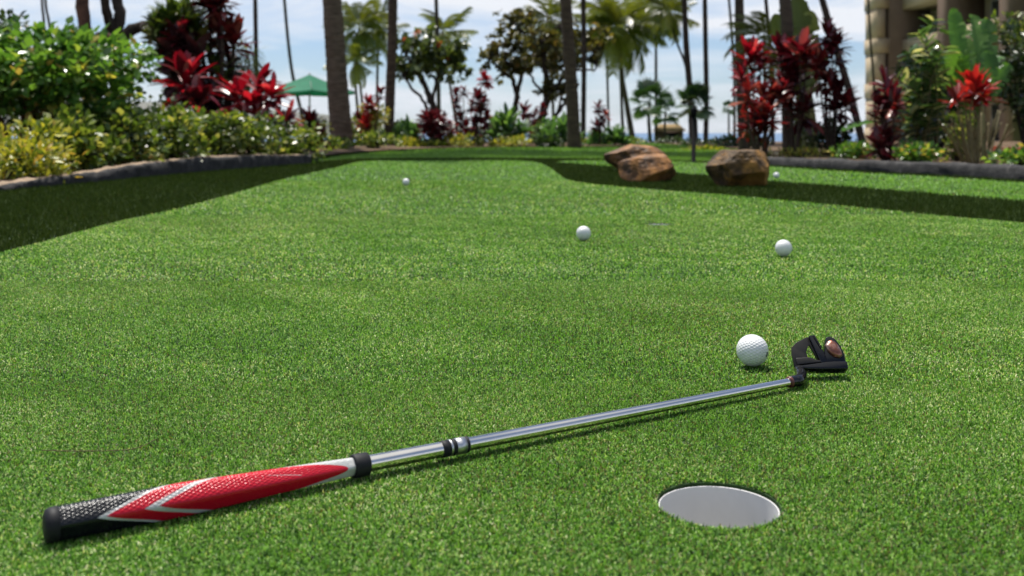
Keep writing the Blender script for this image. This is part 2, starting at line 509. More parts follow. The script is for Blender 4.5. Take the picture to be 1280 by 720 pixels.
sheet('ground', [(-120, -30), (120, -30), (120, 33), (120, 60), (120, 90), (-120, 90), (-120, 60), (-120, 33)], 0, M['lawn_base'],
      holes=holes1, zf=land_z, extra=[(x, y) for x in range(-110, 111, 20) for y in (34, 40, 50, 59, 62, 70, 80)])['kind'] = 'structure'
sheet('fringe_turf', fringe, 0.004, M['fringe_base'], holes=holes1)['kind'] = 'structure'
sheet('putting_green', green1, 0.008, M['green_base'], holes=holes1, lip=0.012)['kind'] = 'structure'
sheet('second_putting_green', green2, 0.008, M['green_base'])['kind'] = 'structure'
TOP = 0.008


def off(line, d):
    """line pushed sideways by d (left of its direction)"""
    L = np.array(line)
    T = np.gradient(L, axis=0)
    T /= np.linalg.norm(T, axis=1, keepdims=True)
    return np.column_stack([L[:, 0] - T[:, 1] * d, L[:, 1] + T[:, 0] * d])


bedL = [tuple(q) for q in off(kerbL, 0.15)] + [(-2.35, 10.8), (-2.36, 12.5), (-2.33, 14.3), (-2.1, 16), (-1.2, 18.9), (0, 20.0), (1.3, 20.6), (2.7, 21.5), (2.9, 31), (-30, 31), (-30, 1.0)]
sheet('flower_bed', bedL, 0.05, M['soil'])['kind'] = 'structure'
bedR = [tuple(q) for q in off(kerbR, 0.15)[::-1]] + [(2.75, 10.6), (3.3, 12.5), (4.1, 16.5), (4.0, 31), (40, 31), (40, 1.0)]
sheet('side_flower_bed', bedR, 0.05, M['soil'])['kind'] = 'structure'


def kerb(name, line, side, h, label, cap):
    L0, L1 = np.array(line), off(line, side)
    # finer line so the top edge can be uneven
    def dens(L, n=9):
        t = np.linspace(0, len(L) - 1, (len(L) - 1) * n + 1)
        return np.column_stack([np.interp(t, np.arange(len(L)), L[:, k]) for k in range(2)])
    h = np.interp(np.linspace(0, 1, len(L0)), np.linspace(0, 1, len(h)), h)
    n = 9
    hh = np.interp(np.linspace(0, len(h) - 1, (len(h) - 1) * n + 1), np.arange(len(h)), h)
    A, B = dens(L0, n), dens(L1, n)
    k = len(A)
    jit = lambda s: rng.normal(0, s, k)
    # smooth the jitter a little so stones read as lumps
    sm = lambda a: np.convolve(np.pad(a, 2, mode='edge'), np.ones(5) / 5, 'valid')
    mid = (A + B) / 2
    rows = []
    for base, f, zf in ((A, 0.0, -0.02), (A, 0.0, 0.45), (A, 0.03, 0.80), (A, 0.14, 0.985), (A, 0.5, 1.01), (A, 0.86, 0.985), (A, 1.0, 0.8), (A, 1.0, -0.02)):
        xy = A * (1 - f) + B * f
        z = hh * zf
        if 0 < zf:
            z = z + sm(jit(0.009)) * (1 if zf > 0.7 else 0.4)
            xy = xy + np.column_stack([sm(jit(0.012)), sm(jit(0.012))])
        rows.append(np.column_stack([xy, z]))
    V = np.stack(rows, axis=1)
    m = V.shape[1]
    F4, i = [], 0
    for i in range(k - 1):
        for j in range(m - 1):
            q = (i * m + j, (i + 1) * m + j, (i + 1) * m + j + 1, i * m + j + 1)
            F4.append(q if side < 0 else q[::-1])
    V = V.reshape(-1, 3)
    F3 = [tuple(range(0, m)), tuple(range((k - 1) * m, k * m))]
    o = mk(name, V, [np.array(F4), np.array([F3[0]]), np.array([F3[1]])], [M['kerb'], M['kerb_sunlit_top']], None, smooth=True, origin=(*line[len(line) // 2], 0))
    if cap:  # top faces get the painted sunlit tan
        mi = np.zeros(len(o.data.polygons), dtype=np.int32)
        mi[:len(F4)] = [1 if (q % (m - 1)) in (3, 4, 5) else 0 for q in range(len(F4))]
        o.data.polygons.foreach_set('material_index', mi)
    return tag(o, label, 'kerb')


kerb('stone_kerb', kerbL, 0.14, [0.03, 0.03, 0.035, 0.042, 0.062, 0.088, 0.112, 0.132, 0.130, 0.10], 'dark stone kerb, top painted sunlit tan, edging the left flower bed', True)
kerb('stone_kerb', kerbR, 0.16, [0.085, 0.095, 0.105, 0.105, 0.10, 0.10], 'rough grey stone kerb edging the right flower bed under the red plants', False)

# sea and the island across it
sea_m, nt, out = newmat('sea_water')
p = N(nt, 'ShaderNodeBsdfPrincipled', Roughness=0.35)
p.inputs['Base Color'].default_value = (0.035, 0.11, 0.22, 1)
tc = N(nt, 'ShaderNodeTexCoord')
nn = N(nt, 'ShaderNodeTexNoise', Scale=0.25, Detail=8.0)
nt.links.new(tc.outputs['Object'], nn.inputs['Vector'])
bp = N(nt, 'ShaderNodeBump', Strength=0.5, Distance=0.6)
nt.links.new(nn.outputs['Fac'], bp.inputs['Height'])
nt.links.new(bp.outputs[0], p.inputs['Normal'])
nt.links.new(p.outputs[0], out.inputs[0])
sheet('sea', [(-16000, 60), (16000, 60), (16000, 24000), (-16000, 24000)], -3.1, sea_m)['kind'] = 'structure'

xs = np.linspace(-16000, 1200, 120)
D = 12000.0
hill_px = np.interp(xs / D * F + 640, [-900, -300, 0, 130, 220, 330, 430, 520, 640, 760], [30, 48, 46, 43, 40, 30, 22, 14, 6, 0])
rows = []
for j, (dy, fz) in enumerate([(0, -0.02), (400, 0.3), (900, 0.62), (1500, 0.86), (2200, 1.0), (3600, 0.2)]):
    rr = 1 + 0.10 * np.convolve(rng.normal(0, 1.2, len(xs)), np.ones(7) / 7, 'same')
    z = hill_px * D / F * fz * rr - 6
    rows.append(np.column_stack([xs, np.full(len(xs), D + dy - 2200), z]))
V = np.stack(rows)
r, c = V.shape[:2]
F4 = [(i * c + j, i * c + j + 1, (i + 1) * c + j + 1, (i + 1) * c + j) for i in range(r - 1) for j in range(c - 1)]
M['hill'] = noise_mat('island_slopes', [(0.3, (0.05, 0.07, 0.03)), (0.7, (0.13, 0.11, 0.07))], scale=0.002, rough=1.0, bump=0)
hills = mk('hills', V.reshape(-1, 3), [np.array(F4)], M['hill'])
hills['kind'] = 'structure'


# ------------------------------------------------------------------ turf
def field(P, seed, s=1.0):
    r = np.random.default_rng(seed)
    v = np.zeros(len(P))
    for _ in range(9):
        k = r.normal(0, 1.6, 2) / s
        v += np.sin(P @ k + r.uniform(0, 6.3))
    return v / 3.0


def blades(name, parts, mat):
    VV, F3, F4, RR, n0 = [], [], [], [], 0
    for (n, poly, excl, y0, y1, w, l, lean, z0, two, dry) in parts:
        outer, n = n < 0, abs(n)                    # a negative count fills the strips beside the middle wedge
        u = rng.uniform(0, 1, n)
        Y = np.sqrt(y0 * y0 + u * (y1 * y1 - y0 * y0))
        X = rng.uniform(-1, 1, n) * (0.545 * Y + 0.30)
        if outer:
            Y = rng.uniform(y0, y1, n)
            X = rng.choice((-1, 1), n) * (0.545 * Y + 0.30 + rng.uniform(0, 1.0, n))
        P = np.column_stack([X, Y])
        k = inpoly(P, poly)
        for e in excl:
            if isinstance(e, tuple):
                k &= ((P[:, 0] - e[0]) ** 2 + (P[:, 1] - e[1]) ** 2) > e[2] ** 2
            else:
                k &= ~inpoly(P, e)
        P = P[k]
        n = len(P)
        az = rng.uniform(0, 2 * PI, n)
        # pile direction wanders a little over the ground
        az = np.where(rng.uniform(0, 1, n) < 0.12, 1.2 * field(P, 5, 0.6) + PI * 1.4, az)
        th = np.clip(rng.normal(lean, 0.42, n), 0.05, 1.45)
        L = l * rng.uniform(0.65, 1.2, n)
        wd_ = w * rng.uniform(0.7, 1.25, n)
        d = np.column_stack([np.cos(az), np.sin(az)])
        fa = az + rng.normal(PI / 2, 0.5, n)
        s = np.column_stack([np.cos(fa), np.sin(fa)]) * wd_[:, None] / 2
        B = np.column_stack([P, np.full(n, z0)])
        z3 = np.zeros((n, 1))
        r = np.clip(rng.uniform(0.08, 1, n) + 0.025 * field(P, 3, 1.0) + 0.035 * field(P, 8, 0.12), 0.075, 1.0)
        pd = np.clip(dry + 0.05 * field(P, 21, 0.5), 0.008, 0.3)
        r = np.where(rng.uniform(0, 1, n) < pd, rng.uniform(0, 0.06, n), r)
        if w > .004:
            r = np.minimum(r, .90)
        S = np.column_stack([s, z3])
        if two:
            mid = B + np.column_stack([d * (0.5 * L * np.sin(th * 0.55))[:, None], 0.5 * L * np.cos(th * 0.55)])
            tip = mid + np.column_stack([d * (0.5 * L * np.sin(th * 1.5))[:, None], 0.5 * L * np.cos(th * 1.5)])
            V = np.stack([B - S, B + S, mid + 0.85 * S, mid - 0.85 * S, tip + 0.22 * S, tip - 0.22 * S], axis=1).reshape(-1, 3)
            i = np.arange(n) * 6 + n0
            F4.append(np.stack([i, i + 1, i + 2, i + 3], axis=1))
            F4.append(np.stack([i + 3, i + 2, i + 4, i + 5], axis=1))
            RR.append(np.repeat(r, 6))
            n0 += 6 * n
        else:
            tip = B + np.column_stack([d * (L * np.sin(th))[:, None], L * np.cos(th)])
            V = np.stack([B - S, B + S, tip + 0.3 * S, tip - 0.3 * S], axis=1).reshape(-1, 3)
            i = np.arange(n) * 4 + n0
            F4.append(np.stack([i, i + 1, i + 2, i + 3], axis=1))
            RR.append(np.repeat(r, 4))
            n0 += 4 * n
        VV.append(V)
    o = mk(name, np.concatenate(VV), [np.concatenate(F4)], mat, None, False, np.concatenate(RR))
    o['kind'] = 'stuff'
    return o


ex1 = [(CUP1[0], CUP1[1], R1 + 0.0015), (CUP2[0], CUP2[1], R2 + 0.002)]
blades('putting_grass', [
    (860000, green1, ex1, 0.62, 1.25, 0.00115, 0.0046, 0.9, TOP, True, 0.05),
    (-620000, green1, ex1, 0.35, 2.1, 0.0020, 0.0050, 0.9, TOP, False, 0.045),
    (-380000, green1, ex1, 2.1, 6.5, 0.0036, 0.009, 0.9, TOP, False, 0.03),
    (720000, green1, ex1, 1.25, 2.1, 0.0014, 0.0050, 0.9, TOP, True, 0.045),
    (520000, green1, ex1, 2.1, 3.8, 0.0023, 0.0062, 0.9, TOP, True, 0.03),
    (320000, green1, ex1, 3.8, 6.5, 0.0036, 0.010, 0.9, TOP, False, 0.02),
    (260000, green1, ex1, 6.5, 11.4, 0.0062, 0.012, 1.05, TOP, False, 0.015),
], M['green'])
blades('putting_grass', [
    (190000, green2, [], 3.5, 6.5, 0.0045, 0.011, 1.05, TOP, False, 0.02),
    (160000, green2, [], 6.5, 11.4, 0.008, 0.014, 1.05, TOP, False, 0.015)], M['green'])
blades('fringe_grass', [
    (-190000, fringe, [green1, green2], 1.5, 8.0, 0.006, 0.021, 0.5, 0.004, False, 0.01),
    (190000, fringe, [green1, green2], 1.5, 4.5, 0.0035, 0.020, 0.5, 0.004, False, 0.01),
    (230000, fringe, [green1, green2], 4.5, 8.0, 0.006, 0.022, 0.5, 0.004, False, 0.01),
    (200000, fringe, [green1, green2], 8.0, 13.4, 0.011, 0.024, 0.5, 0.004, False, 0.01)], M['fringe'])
lawn_poly = [(-2.2, 10.6), (-2.3, 12.5), (-2.3, 14.3), (-2.05, 16), (-1.15, 18.9), (0, 19.95), (1.3, 20.5), (2.7, 21.4), (2.9, 30), (4.0, 30), (4.05, 16.4), (3.2, 12.5), (2.45, 10.35), (2.0, 10.95), (1.3, 11.8), (0.6, 12.05), (-1.0, 12.05), (-1.85, 11.75), (-2.1, 10.95)]
blades('lawn_grass', [(160000, lawn_poly, [green2], 9.5, 16, 0.014, 0.03, 0.5, 0.0, False, 0.01),
                      (120000, lawn_poly, [], 16, 30, 0.03, 0.045, 0.5, 0.0, False, 0.01)], M['lawn'])


# ------------------------------------------------------------------ golf balls
def ball_mesh():
    bm = bmesh.new()
    bmesh.ops.create_icosphere(bm, subdivisions=1, radius=1.0)
    cs = []
    q = 6
    for f in bm.faces:
        a, b, c = [v.co.copy() for v in f.verts]
        for i in range(q + 1):
            for j in range(q + 1 - i):
                k = q - i - j
                cs.append(((a * i + b * j + c * k) / q).normalized())
    C = np.array([tuple(c) for c in cs])
    C = np.unique(np.round(C, 4), axis=0)
    bm.free()
    bm = bmesh.new()
    bmesh.ops.create_icosphere(bm, subdivisions=7, radius=1.0)
    V = np.array([tuple(v.co) for v in bm.verts])
    me = bpy.data.meshes.new('golf_ball')
    d = np.empty(len(V))
    for s in range(0, len(V), 4000):
        d[s:s + 4000] = np.arccos(np.clip((V[s:s + 4000] @ C.T).max(axis=1), -1, 1))
    rd = 0.086
    dep = np.where(d < rd, 1 - (d / rd) ** 2, 0) * 0.020
    V = V * (1 - dep)[:, None] * 0.02135
    for v, co_ in zip(bm.verts, V):
        v.co = co_
    bm.to_mesh(me)
    bm.free()
    me.polygons.foreach_set('use_smooth', np.ones(len(me.polygons), dtype=bool))
    me.materials.append(M['ball'])
    return me


m, nt, out = newmat('ball_white')
p = N(nt, 'ShaderNodeBsdfPrincipled', Roughness=0.28)
p.inputs['Base Color'].default_value = (0.80, 0.80, 0.80, 1)
p.inputs['Coat Weight'].default_value = 0.5
p.inputs['Coat Roughness'].default_value = 0.12
tc = N(nt, 'ShaderNodeTexCoord')
nn = N(nt, 'ShaderNodeTexNoise', Scale=120.0, Detail=5.0)
nt.links.new(tc.outputs['Object'], nn.inputs['Vector'])
rr = ramp(nt, [(0.25, (0.62, 0.62, 0.60)), (0.45, (0.70, 0.70, 0.69))], nn.outputs['Fac'])
nt.links.new(rr.outputs[0], p.inputs['Base Color'])
nt.links.new(p.outputs[0], out.inputs[0])
M['ball'] = m
M['ink'] = plain('black_ink', (0.02, 0.02, 0.022), 0.4)
bme = ball_mesh()
BZ = TOP + 0.0030 + 0.02135
for px, py, dpx, lab in ((940.5, 438, 38.0, 'white golf ball with a dark printed mark, lying beside the putter head'),
                         (979.5, 310, 20.3, 'white golf ball on the open turf above and right of the putter head'),
                         (729.5, 291.5, 17.2, 'white golf ball just left of the far small hole'),
                         (507.5, 227.5, 9.2, 'small far white golf ball alone on the upper left of the green'),
                         (970.5, 219.3, 7.6, 'tiny white golf ball on the second green, right of the single rock')):
    Y = F * (CAMH - BZ) / (py - HZ)
    o = bpy.data.objects.new('golf_ball', bme)
    o.location = ((px - 640) * Y / F, Y, BZ)
    o.rotation_euler = (rng.uniform(0, 3), rng.uniform(0, 3), rng.uniform(0, 3))
    link(o)
    tag(o, lab, 'golf ball', 'golf balls on the putting greens')
    if dpx == 38.0:
        near_ball = o
near_ball.rotation_euler = (0.3, 0.5, 0.2)
# printed mark on the right side of the near ball: a short curved stroke hugging the sphere
mb = MB()
c = near_ball.location
for (a0, e0, a1, e1, wd_) in ((-0.70, 0.04, -0.74, -0.30, 0.0040), (-0.55, 0.02, -0.57, -0.22, 0.003)):
    L = []
    for k in range(9):
        t = k / 8
        az, ele = a0 + (a1 - a0) * t, e0 + (e1 - e0) * t
        dirv = Vector((math.cos(az) * math.cos(ele), math.sin(az) * math.cos(ele), math.sin(ele)))
        side = dirv.cross(Vector((0, 0, 1))).normalized()
        for s in (-1, 1):
            L.append(tuple(c + (dirv + side * (s * wd_ / 0.0427 * (1 - 0.5 * abs(2 * t - 1)))).normalized() * 0.02142))
    mb.add(L, None, [(2 * k, 2 * k + 1, 2 * k + 3, 2 * k + 2) for k in range(8)])
mk_o = mb.build('printed_mark', M['ink'])
mw = mk_o.matrix_world.copy()
mk_o.parent = near_ball
bpy.context.view_layer.update()
mk_o.matrix_parent_inverse = near_ball.matrix_world.inverted()

# ------------------------------------------------------------------ putting cups
M['cup'] = plain('cup_plastic', (0.58, 0.575, 0.56), 0.5, vary=0.05, vscale=25)


def cup(c, r, label):
    root = thing('putting_cup', label, 'golf hole', (c[0], c[1], 0), 'holes in the putting green')
    n = 128
    th = np.linspace(0, 2 * PI, n, endpoint=False)
    strips = [[(r, -0.10), (r, 0.0050)], [(r, 0.0050), (r - 0.0002, 0.0054), (r - 0.0009, 0.0054), (r - 0.0012, 0.0050)], [(r - 0.0012, 0.0050), (r - 0.0030, -0.093)],
              [(r - 0.0030, -0.093), (0.012, -0.094)], [(0.012, -0.094), (0.012, -0.099)], [(0.012, -0.099), (0.0005, -0.099)]]
    V, F4 = [], []
    for st in strips:
        b = len(V)
        V += [(c[0] + pr * math.cos(t), c[1] + pr * math.sin(t), pz) for pr, pz in st for t in th]
        F4 += [(b + i * n + j, b + i * n + (j + 1) % n, b + (i + 1) * n + (j + 1) % n, b + (i + 1) * n + j) for i in range(len(st) - 1) for j in range(n)]
    o = mk('liner', V, [np.array(F4)], M['cup'], root)
    return root


cup(CUP1, 0.0510, 'large near golf hole with a pale grey cup liner below the putter head')
cup(CUP2, 0.0440, 'small far golf hole between the two middle golf balls')

# ------------------------------------------------------------------ putter
def grip_mat():
    m, nt, out = newmat('grip_rubber')
    at = N(nt, 'ShaderNodeAttribute', attribute_name='tp')
    s = N(nt, 'ShaderNodeSeparateXYZ')
    nt.links.new(at.outputs['Vector'], s.inputs[0])

    def mth(op, a, b=None, clamp=False):
        n = N(nt, 'ShaderNodeMath', operation=op)
        n.use_clamp = clamp
        for i, v in enumerate((a, b)):
            if v is None:
                continue
            if isinstance(v, (int, float)):
                n.inputs[i].default_value = v
            else:
                nt.links.new(v, n.inputs[i])
        return n.outputs[0]
    t, ph = s.outputs['X'], s.outputs['Y']          # t along the grip 0..1, ph angle from the ridge, radians
    ap = mth('ABSOLUTE', ph)
    ch = mth('SUBTRACT', t, mth('MULTIPLY', ap, 0.135))          # chevrons pointing at the butt
    tip = mth('ADD', t, mth('MULTIPLY', mth('POWER', ap, 2.0), 0.10))   # point at the neck end

    def step(v, e):
        return mth('MULTIPLY_ADD' if False else 'GREATER_THAN', v, e)
    col = N(nt, 'ShaderNodeMix', data_type='RGBA')
    black, white, red = (0.008, 0.009, 0.012, 1), (0.47, 0.47, 0.46, 1), (0.50, 0.006, 0.022, 1)

    def over(base, fac, c):
        n = N(nt, 'ShaderNodeMix', data_type='RGBA')
        nt.links.new(fac, n.inputs[0])
        if isinstance(base, tuple):
            n.inputs[6].default_value = base
        else:
            nt.links.new(base, n.inputs[6])
        n.inputs[7].default_value = c
        return n.outputs[2]
    e = GRIP_MARKS
    c0 = over(black, step(ch, e[0]), white)
    c1 = over(c0, step(ch, e[1]), red)
    c2 = over(c1, step(ch, e[2]), white)
    c3 = over(c2, step(ch, e[3]), red)
    c4 = over(c3, step(tip, e[4]), white)
    # thin white swoosh on the red
    sw = mth('ABSOLUTE', mth('SUBTRACT', mth('ADD', t, mth('ADD', mth('MULTIPLY', ph, 0.10), mth('MULTIPLY', mth('POWER', ph, 2.0), 0.12))), 0.82))
    swm = mth('MULTIPLY', mth('LESS_THAN', sw, 0.0045), mth('MULTIPLY', mth('GREATER_THAN', ph, 0.22), mth('LESS_THAN', ph, 0.75)))
    c5 = over(c4, swm, white)
    nt.nodes.remove(col)
    # diamond cross-hatch embossing
    a = mth('ADD', mth('MULTIPLY', t, 58.0), mth('MULTIPLY', ph, 5.8))
    b = mth('SUBTRACT', mth('MULTIPLY', t, 58.0), mth('MULTIPLY', ph, 5.8))
    g = mth('MINIMUM', mth('ABSOLUTE', mth('SINE', mth('MULTIPLY', a, PI))), mth('ABSOLUTE', mth('SINE', mth('MULTIPLY', b, PI))))
    h = mth('POWER', g, 0.35)
    tc = N(nt, 'ShaderNodeTexCoord')
    no = N(nt, 'ShaderNodeTexNoise', Scale=400.0, Detail=4.0)
    nt.links.new(tc.outputs['Object'], no.inputs['Vector'])
    hh = mth('ADD', h, mth('MULTIPLY', no.outputs['Fac'], 0.35))
    bp = N(nt, 'ShaderNodeBump', Strength=0.5, Distance=0.0006)
    nt.links.new(no.outputs['Fac'], bp.inputs['Height'])
    p = N(nt, 'ShaderNodeBsdfPrincipled', Roughness=0.24)
    p.inputs['Specular IOR Level'].default_value = 0.30
    nt.links.new(c5, p.inputs['Base Color'])
    nt.links.new(bp.outputs[0], p.inputs['Normal'])
    nt.links.new(p.outputs[0], out.inputs[0])
    return m


M['rubber'] = plain('black_rubber', (0.012, 0.012, 0.014), 0.6, 0.0, 0.25, vscale=300)
M['steel'] = plain('chrome_steel', (0.79, 0.745, 0.67), 0.12, 1.0, vary=0.04)
M['steel_satin'] = plain('satin_steel', (0.55, 0.55, 0.55), 0.35, 1.0, vary=0.06)
M['black_metal'] = plain('black_metal', (0.006, 0.006, 0.007), 0.15, 0.0, 0.40, coat=0.0, vscale=150)
M['gun_metal'] = plain('dark_gun_metal', (0.016, 0.014, 0.012), 0.34, 0.0, 0.35, vscale=120)
M['bronze'] = noise_mat('bronze_plate', [(0.3, (0.13, 0.04, 0.026)), (0.5, (0.28, 0.115, 0.08)), (0.75, (0.62, 0.50, 0.45))], scale=55, rough=0.28, bump=0.35, bdist=0.001, bscale=120, metallic=0.75)
M['red_paint'] = plain('red_paint', (0.10, 0.025, 0.02), 0.4)

yb = F * (CAMH - 0.0235) / (656.5 - HZ)
P0 = Vector(((62 - 640) * yb / F, yb, 0.0235))
yt = F * (CAMH - 0.0195) / (477.0 - HZ)
P1 = Vector(((990 - 640) * yt / F, yt, 0.0195))
ax = (P1 - P0).normalized()
LEN = (P1 - P0).length
side = Vector((ax.y, -ax.x, 0)).normalized()       # towards the camera
upv = side.cross(ax).normalized()
if upv.z < 0:
    upv = -upv


def along(px):
    """distance from the butt of the shaft point seen at photo column px"""
    k = (px - 640) / F
    return (k * P0.y - P0.x) / (ax.x - k * ax.y)


putter = thing('putter', 'putter with a red and black grip, chrome shaft and black head, lying on the green', 'putter', tuple(P0))


def lathe(name, prof, mat, parent, seg=32, sec=None, uvt=None, ridge=0.0):
    n = seg
    th = np.linspace(0, 2 * PI, n, endpoint=False)
    V, UV = [], []
    for (s, r) in prof:
        for t in th:
            rr = r * (sec(t, s) if sec else 1.0)
            V.append(tuple(P0 + ax * s + (side * math.cos(t) + upv * math.sin(t)) * rr))
            d = (t - ridge + PI) % (2 * PI) - PI
            UV.append(((s - uvt[0]) / (uvt[1] - uvt[0]) if uvt else 0, d))
    m_ = len(prof)
    F4 = [(i * n + j, i * n + (j + 1) % n, (i + 1) * n + (j + 1) % n, (i + 1) * n + j) for i in range(m_ - 1) for j in range(n)]
    return mk(name, V, [np.array(F4)], mat, parent, True, uv=UV if uvt else None)


sg = along(441.5)
GRIP_MARKS = [along(q) / sg for q in (118, 129, 176, 194, 431)]
M['grip'] = grip_mat()
RIDGE = 0.24


def grip_sec(t, s):
    """round section cut by two flats that meet in a soft ridge facing the viewer's side"""
    r = 1.04
    for nrm, d in ((RIDGE + .55, .945), (RIDGE - .74, .88)):
        c = math.cos(t - nrm)
        if c > .05:
            k = d / c
            h = max(0.0, min(1.0, .5 + .5 * (r - k) / .09))
            r = r * (1 - h) + k * h - .09 * h * (1 - h)
    return r


def grip_relief(t, s):
    """the section with shallow diamond grooves cut into its upper face"""
    d = (t - RIDGE + PI) % (2 * PI) - PI
    r = grip_sec(t, s)
    if d > 0.02 and 0.006 < s < sg - 0.006:
        a, b = 40 * s / sg + 3.9 * d, 40 * s / sg - 3.9 * d
        g = min(abs(math.sin(PI * a)), abs(math.sin(PI * b)))
        r -= 0.036 * math.exp(-(g / 0.34) ** 2) * min(1, (d - .02) / .1)
    return r


gp = []
for k in range(601):
    s = sg * k / 600
    t = k / 600
    r = 0.0123 + 0.0009 * math.sin(min(1, t / 0.6) * PI * 0.6) - 0.0055 * max(0, t - 0.40) / 0.60
    gp.append((s, r))
grip = lathe('grip', [(0.004, 0.0005)] + [(max(s, 0.004), r) for s, r in gp[1:]] + [(sg, 0.004)], M['grip'], putter, 180, grip_relief, (0, sg), RIDGE)
lathe('butt_cap', [(-0.004, 0.0003), (-0.0042, 0.0085), (-0.003, 0.0118), (0.0, 0.0133), (0.0055, 0.0135), (0.0062, 0.0126)], M['rubber'], grip, 48)
sc2 = along(459.5)
lathe('collar', [(sg - 0.001, 0.0088), (sg - 0.0005, 0.0103), (sg + 0.001, 0.0107), (sc2 - 0.001, 0.0105), (sc2, 0.0098), (sc2, 0.0070)], M['rubber'], grip, 48)
b0, b1 = along(550), along(585)
shaft = lathe('shaft', [(sc2 - 0.003, 0.0075), (b0, 0.0073), (b1, 0.0071), (b1 + 0.002, 0.0066), (along(700), 0.0062), (along(830), 0.0056), (LEN - 0.004, 0.0049), (LEN, 0.0048)], M['steel'], putter, 40)
for x0, x1, mat in ((550.5, 560.5, 'rubber'), (560.5, 563.5, 'steel_satin'), (563.5, 568, 'rubber'), (568, 580.5, 'steel_satin'), (580.5, 584, 'rubber')):
    s0, s1 = along(x0), along(x1)
    lathe('shaft_band', [(s0, 0.007), (s0 + 0.0003, 0.0079), (s1 - 0.0003, 0.0079), (s1, 0.007)], M[mat], shaft, 40)

# head: drawn in a plane that leans back from the camera, with real thickness
HY = 1.268
TH = math.radians(56)
ea, eb = Vector((1, 0, 0)), Vector((0, math.cos(TH), math.sin(TH)))
ec = ea.cross(eb)                                   # towards the camera and up
if ec.y > 0:
    ec = -ec
HO = W(970 + 436 / 8, 405 + 486 / 8, HY)
SC = 8 * F / HY                                      # zoomed-photo pixels per metre


def uv2(u, v):
    return ((u - 430) / SC, (488 - v) / SC / 1.0)


def prism(name, outer, holes, c0, c1, mat, parent, bevel=0.0009, taper=0.0):
    loops = [[uv2(*q) for q in outer]] + [[uv2(*q) for q in h] for h in holes]
    vs, es = [], []
    for lp in loops:
        b = len(vs)
        vs += [Vector(q) for q in lp]
        es += [(b + i, b + (i + 1) % len(lp)) for i in range(len(lp))]
    V2, _, Fc, *_ = delaunay_2d_cdt(vs, es, [], 0, 1e-7)
    V2 = np.array([tuple(v) for v in V2])
    Fc = np.array([tuple(q) for q in Fc])
    cen = V2[Fc].mean(axis=1)
    keep = inpoly(cen, loops[0])
    for h in loops[1:]:
        keep &= ~inpoly(cen, h)
    Fc = Fc[keep]
    a, b, c = V2[Fc[:, 0]], V2[Fc[:, 1]], V2[Fc[:, 2]]
    fl = ((b - a)[:, 0] * (c - a)[:, 1] - (b - a)[:, 1] * (c - a)[:, 0]) < 0
    Fc[fl] = Fc[fl][:, ::-1]
    n = len(V2)
    mid = V2.mean(axis=0)

    def to3(P2, cc):
        return [tuple(HO + ea * q[0] + eb * q[1] + ec * cc) for q in P2]
    V = to3(V2, c0) + to3(mid + (V2 - mid) * (1 - taper), c1)
    F3 = [tuple(f[::-1]) for f in Fc] + [tuple(n + i for i in f) for f in Fc]
    F4, k = [], 0
    for lp in loops:
        for i in range(len(lp)):
            p, q = k + i, k + (i + 1) % len(lp)
            F4.append((p, q, n + q, n + p))
        k += len(lp)
    o = mk(name, V, [np.array(F3), np.array(F4)], mat, parent, smooth=False)
    bm = bmesh.new()
    bm.from_mesh(o.data)
    bmesh.ops.remove_doubles(bm, verts=bm.verts, dist=1e-7)
    bmesh.ops.recalc_face_normals(bm, faces=bm.faces)
    bmesh.ops.dissolve_limit(bm, angle_limit=0.02, verts=bm.verts, edges=bm.edges)
    if bevel:
        ed = [e for e in bm.edges if e.is_manifold and e.calc_face_angle(0) > 0.45]
        bmesh.ops.bevel(bm, geom=ed, offset=bevel, segments=2, affect='EDGES', profile=0.6, clamp_overlap=True)
    bm.to_mesh(o.data)
    bm.free()
    return o


head = prism('head', [(182, 455), (262, 449), (380, 430), (495, 414), (560, 408), (690, 408), (691, 486), (520, 488), (420, 489), (290, 486), (196, 476)], [], -0.004, 0.0135, M['black_metal'], putter, 0.0012)
prism('heel_wing', [(178, 440), (171, 300), (181, 238), (240, 186), (350, 130), (380, 140), (428, 380), (440, 430), (300, 442)], [[(318, 288), (352, 222), (364, 218), (424, 372), (398, 380), (322, 346)]], 0.002, 0.006, M['gun_metal'], head, 0.0013)
prism('wing_ledge', [(196, 362), (330, 352), (345, 352), (404, 380), (452, 388), (452, 404), (330, 416), (200, 432)], [], 0.006, 0.0092, M['gun_metal'], head, 0.0009)
prism('center_bar', [(364, 126), (416, 118), (474, 262), (496, 310), (500, 408), (444, 412), (432, 380)], [], -0.003, 0.0095, M['black_metal'], head, 0.0012)
prism('bar_edge', [(408, 122), (416, 121), (474, 260), (466, 262)], [], 0.0105, 0.0118, M['gun_metal'], head, 0.0004)
prism('toe_wing', [(502, 276), (514, 222), (542, 138), (580, 128), (626, 152), (672, 232), (693, 330), (691, 410), (500, 410), (490, 330)], [], -0.006, 0.0085, M['black_metal'], head, 0.0013)
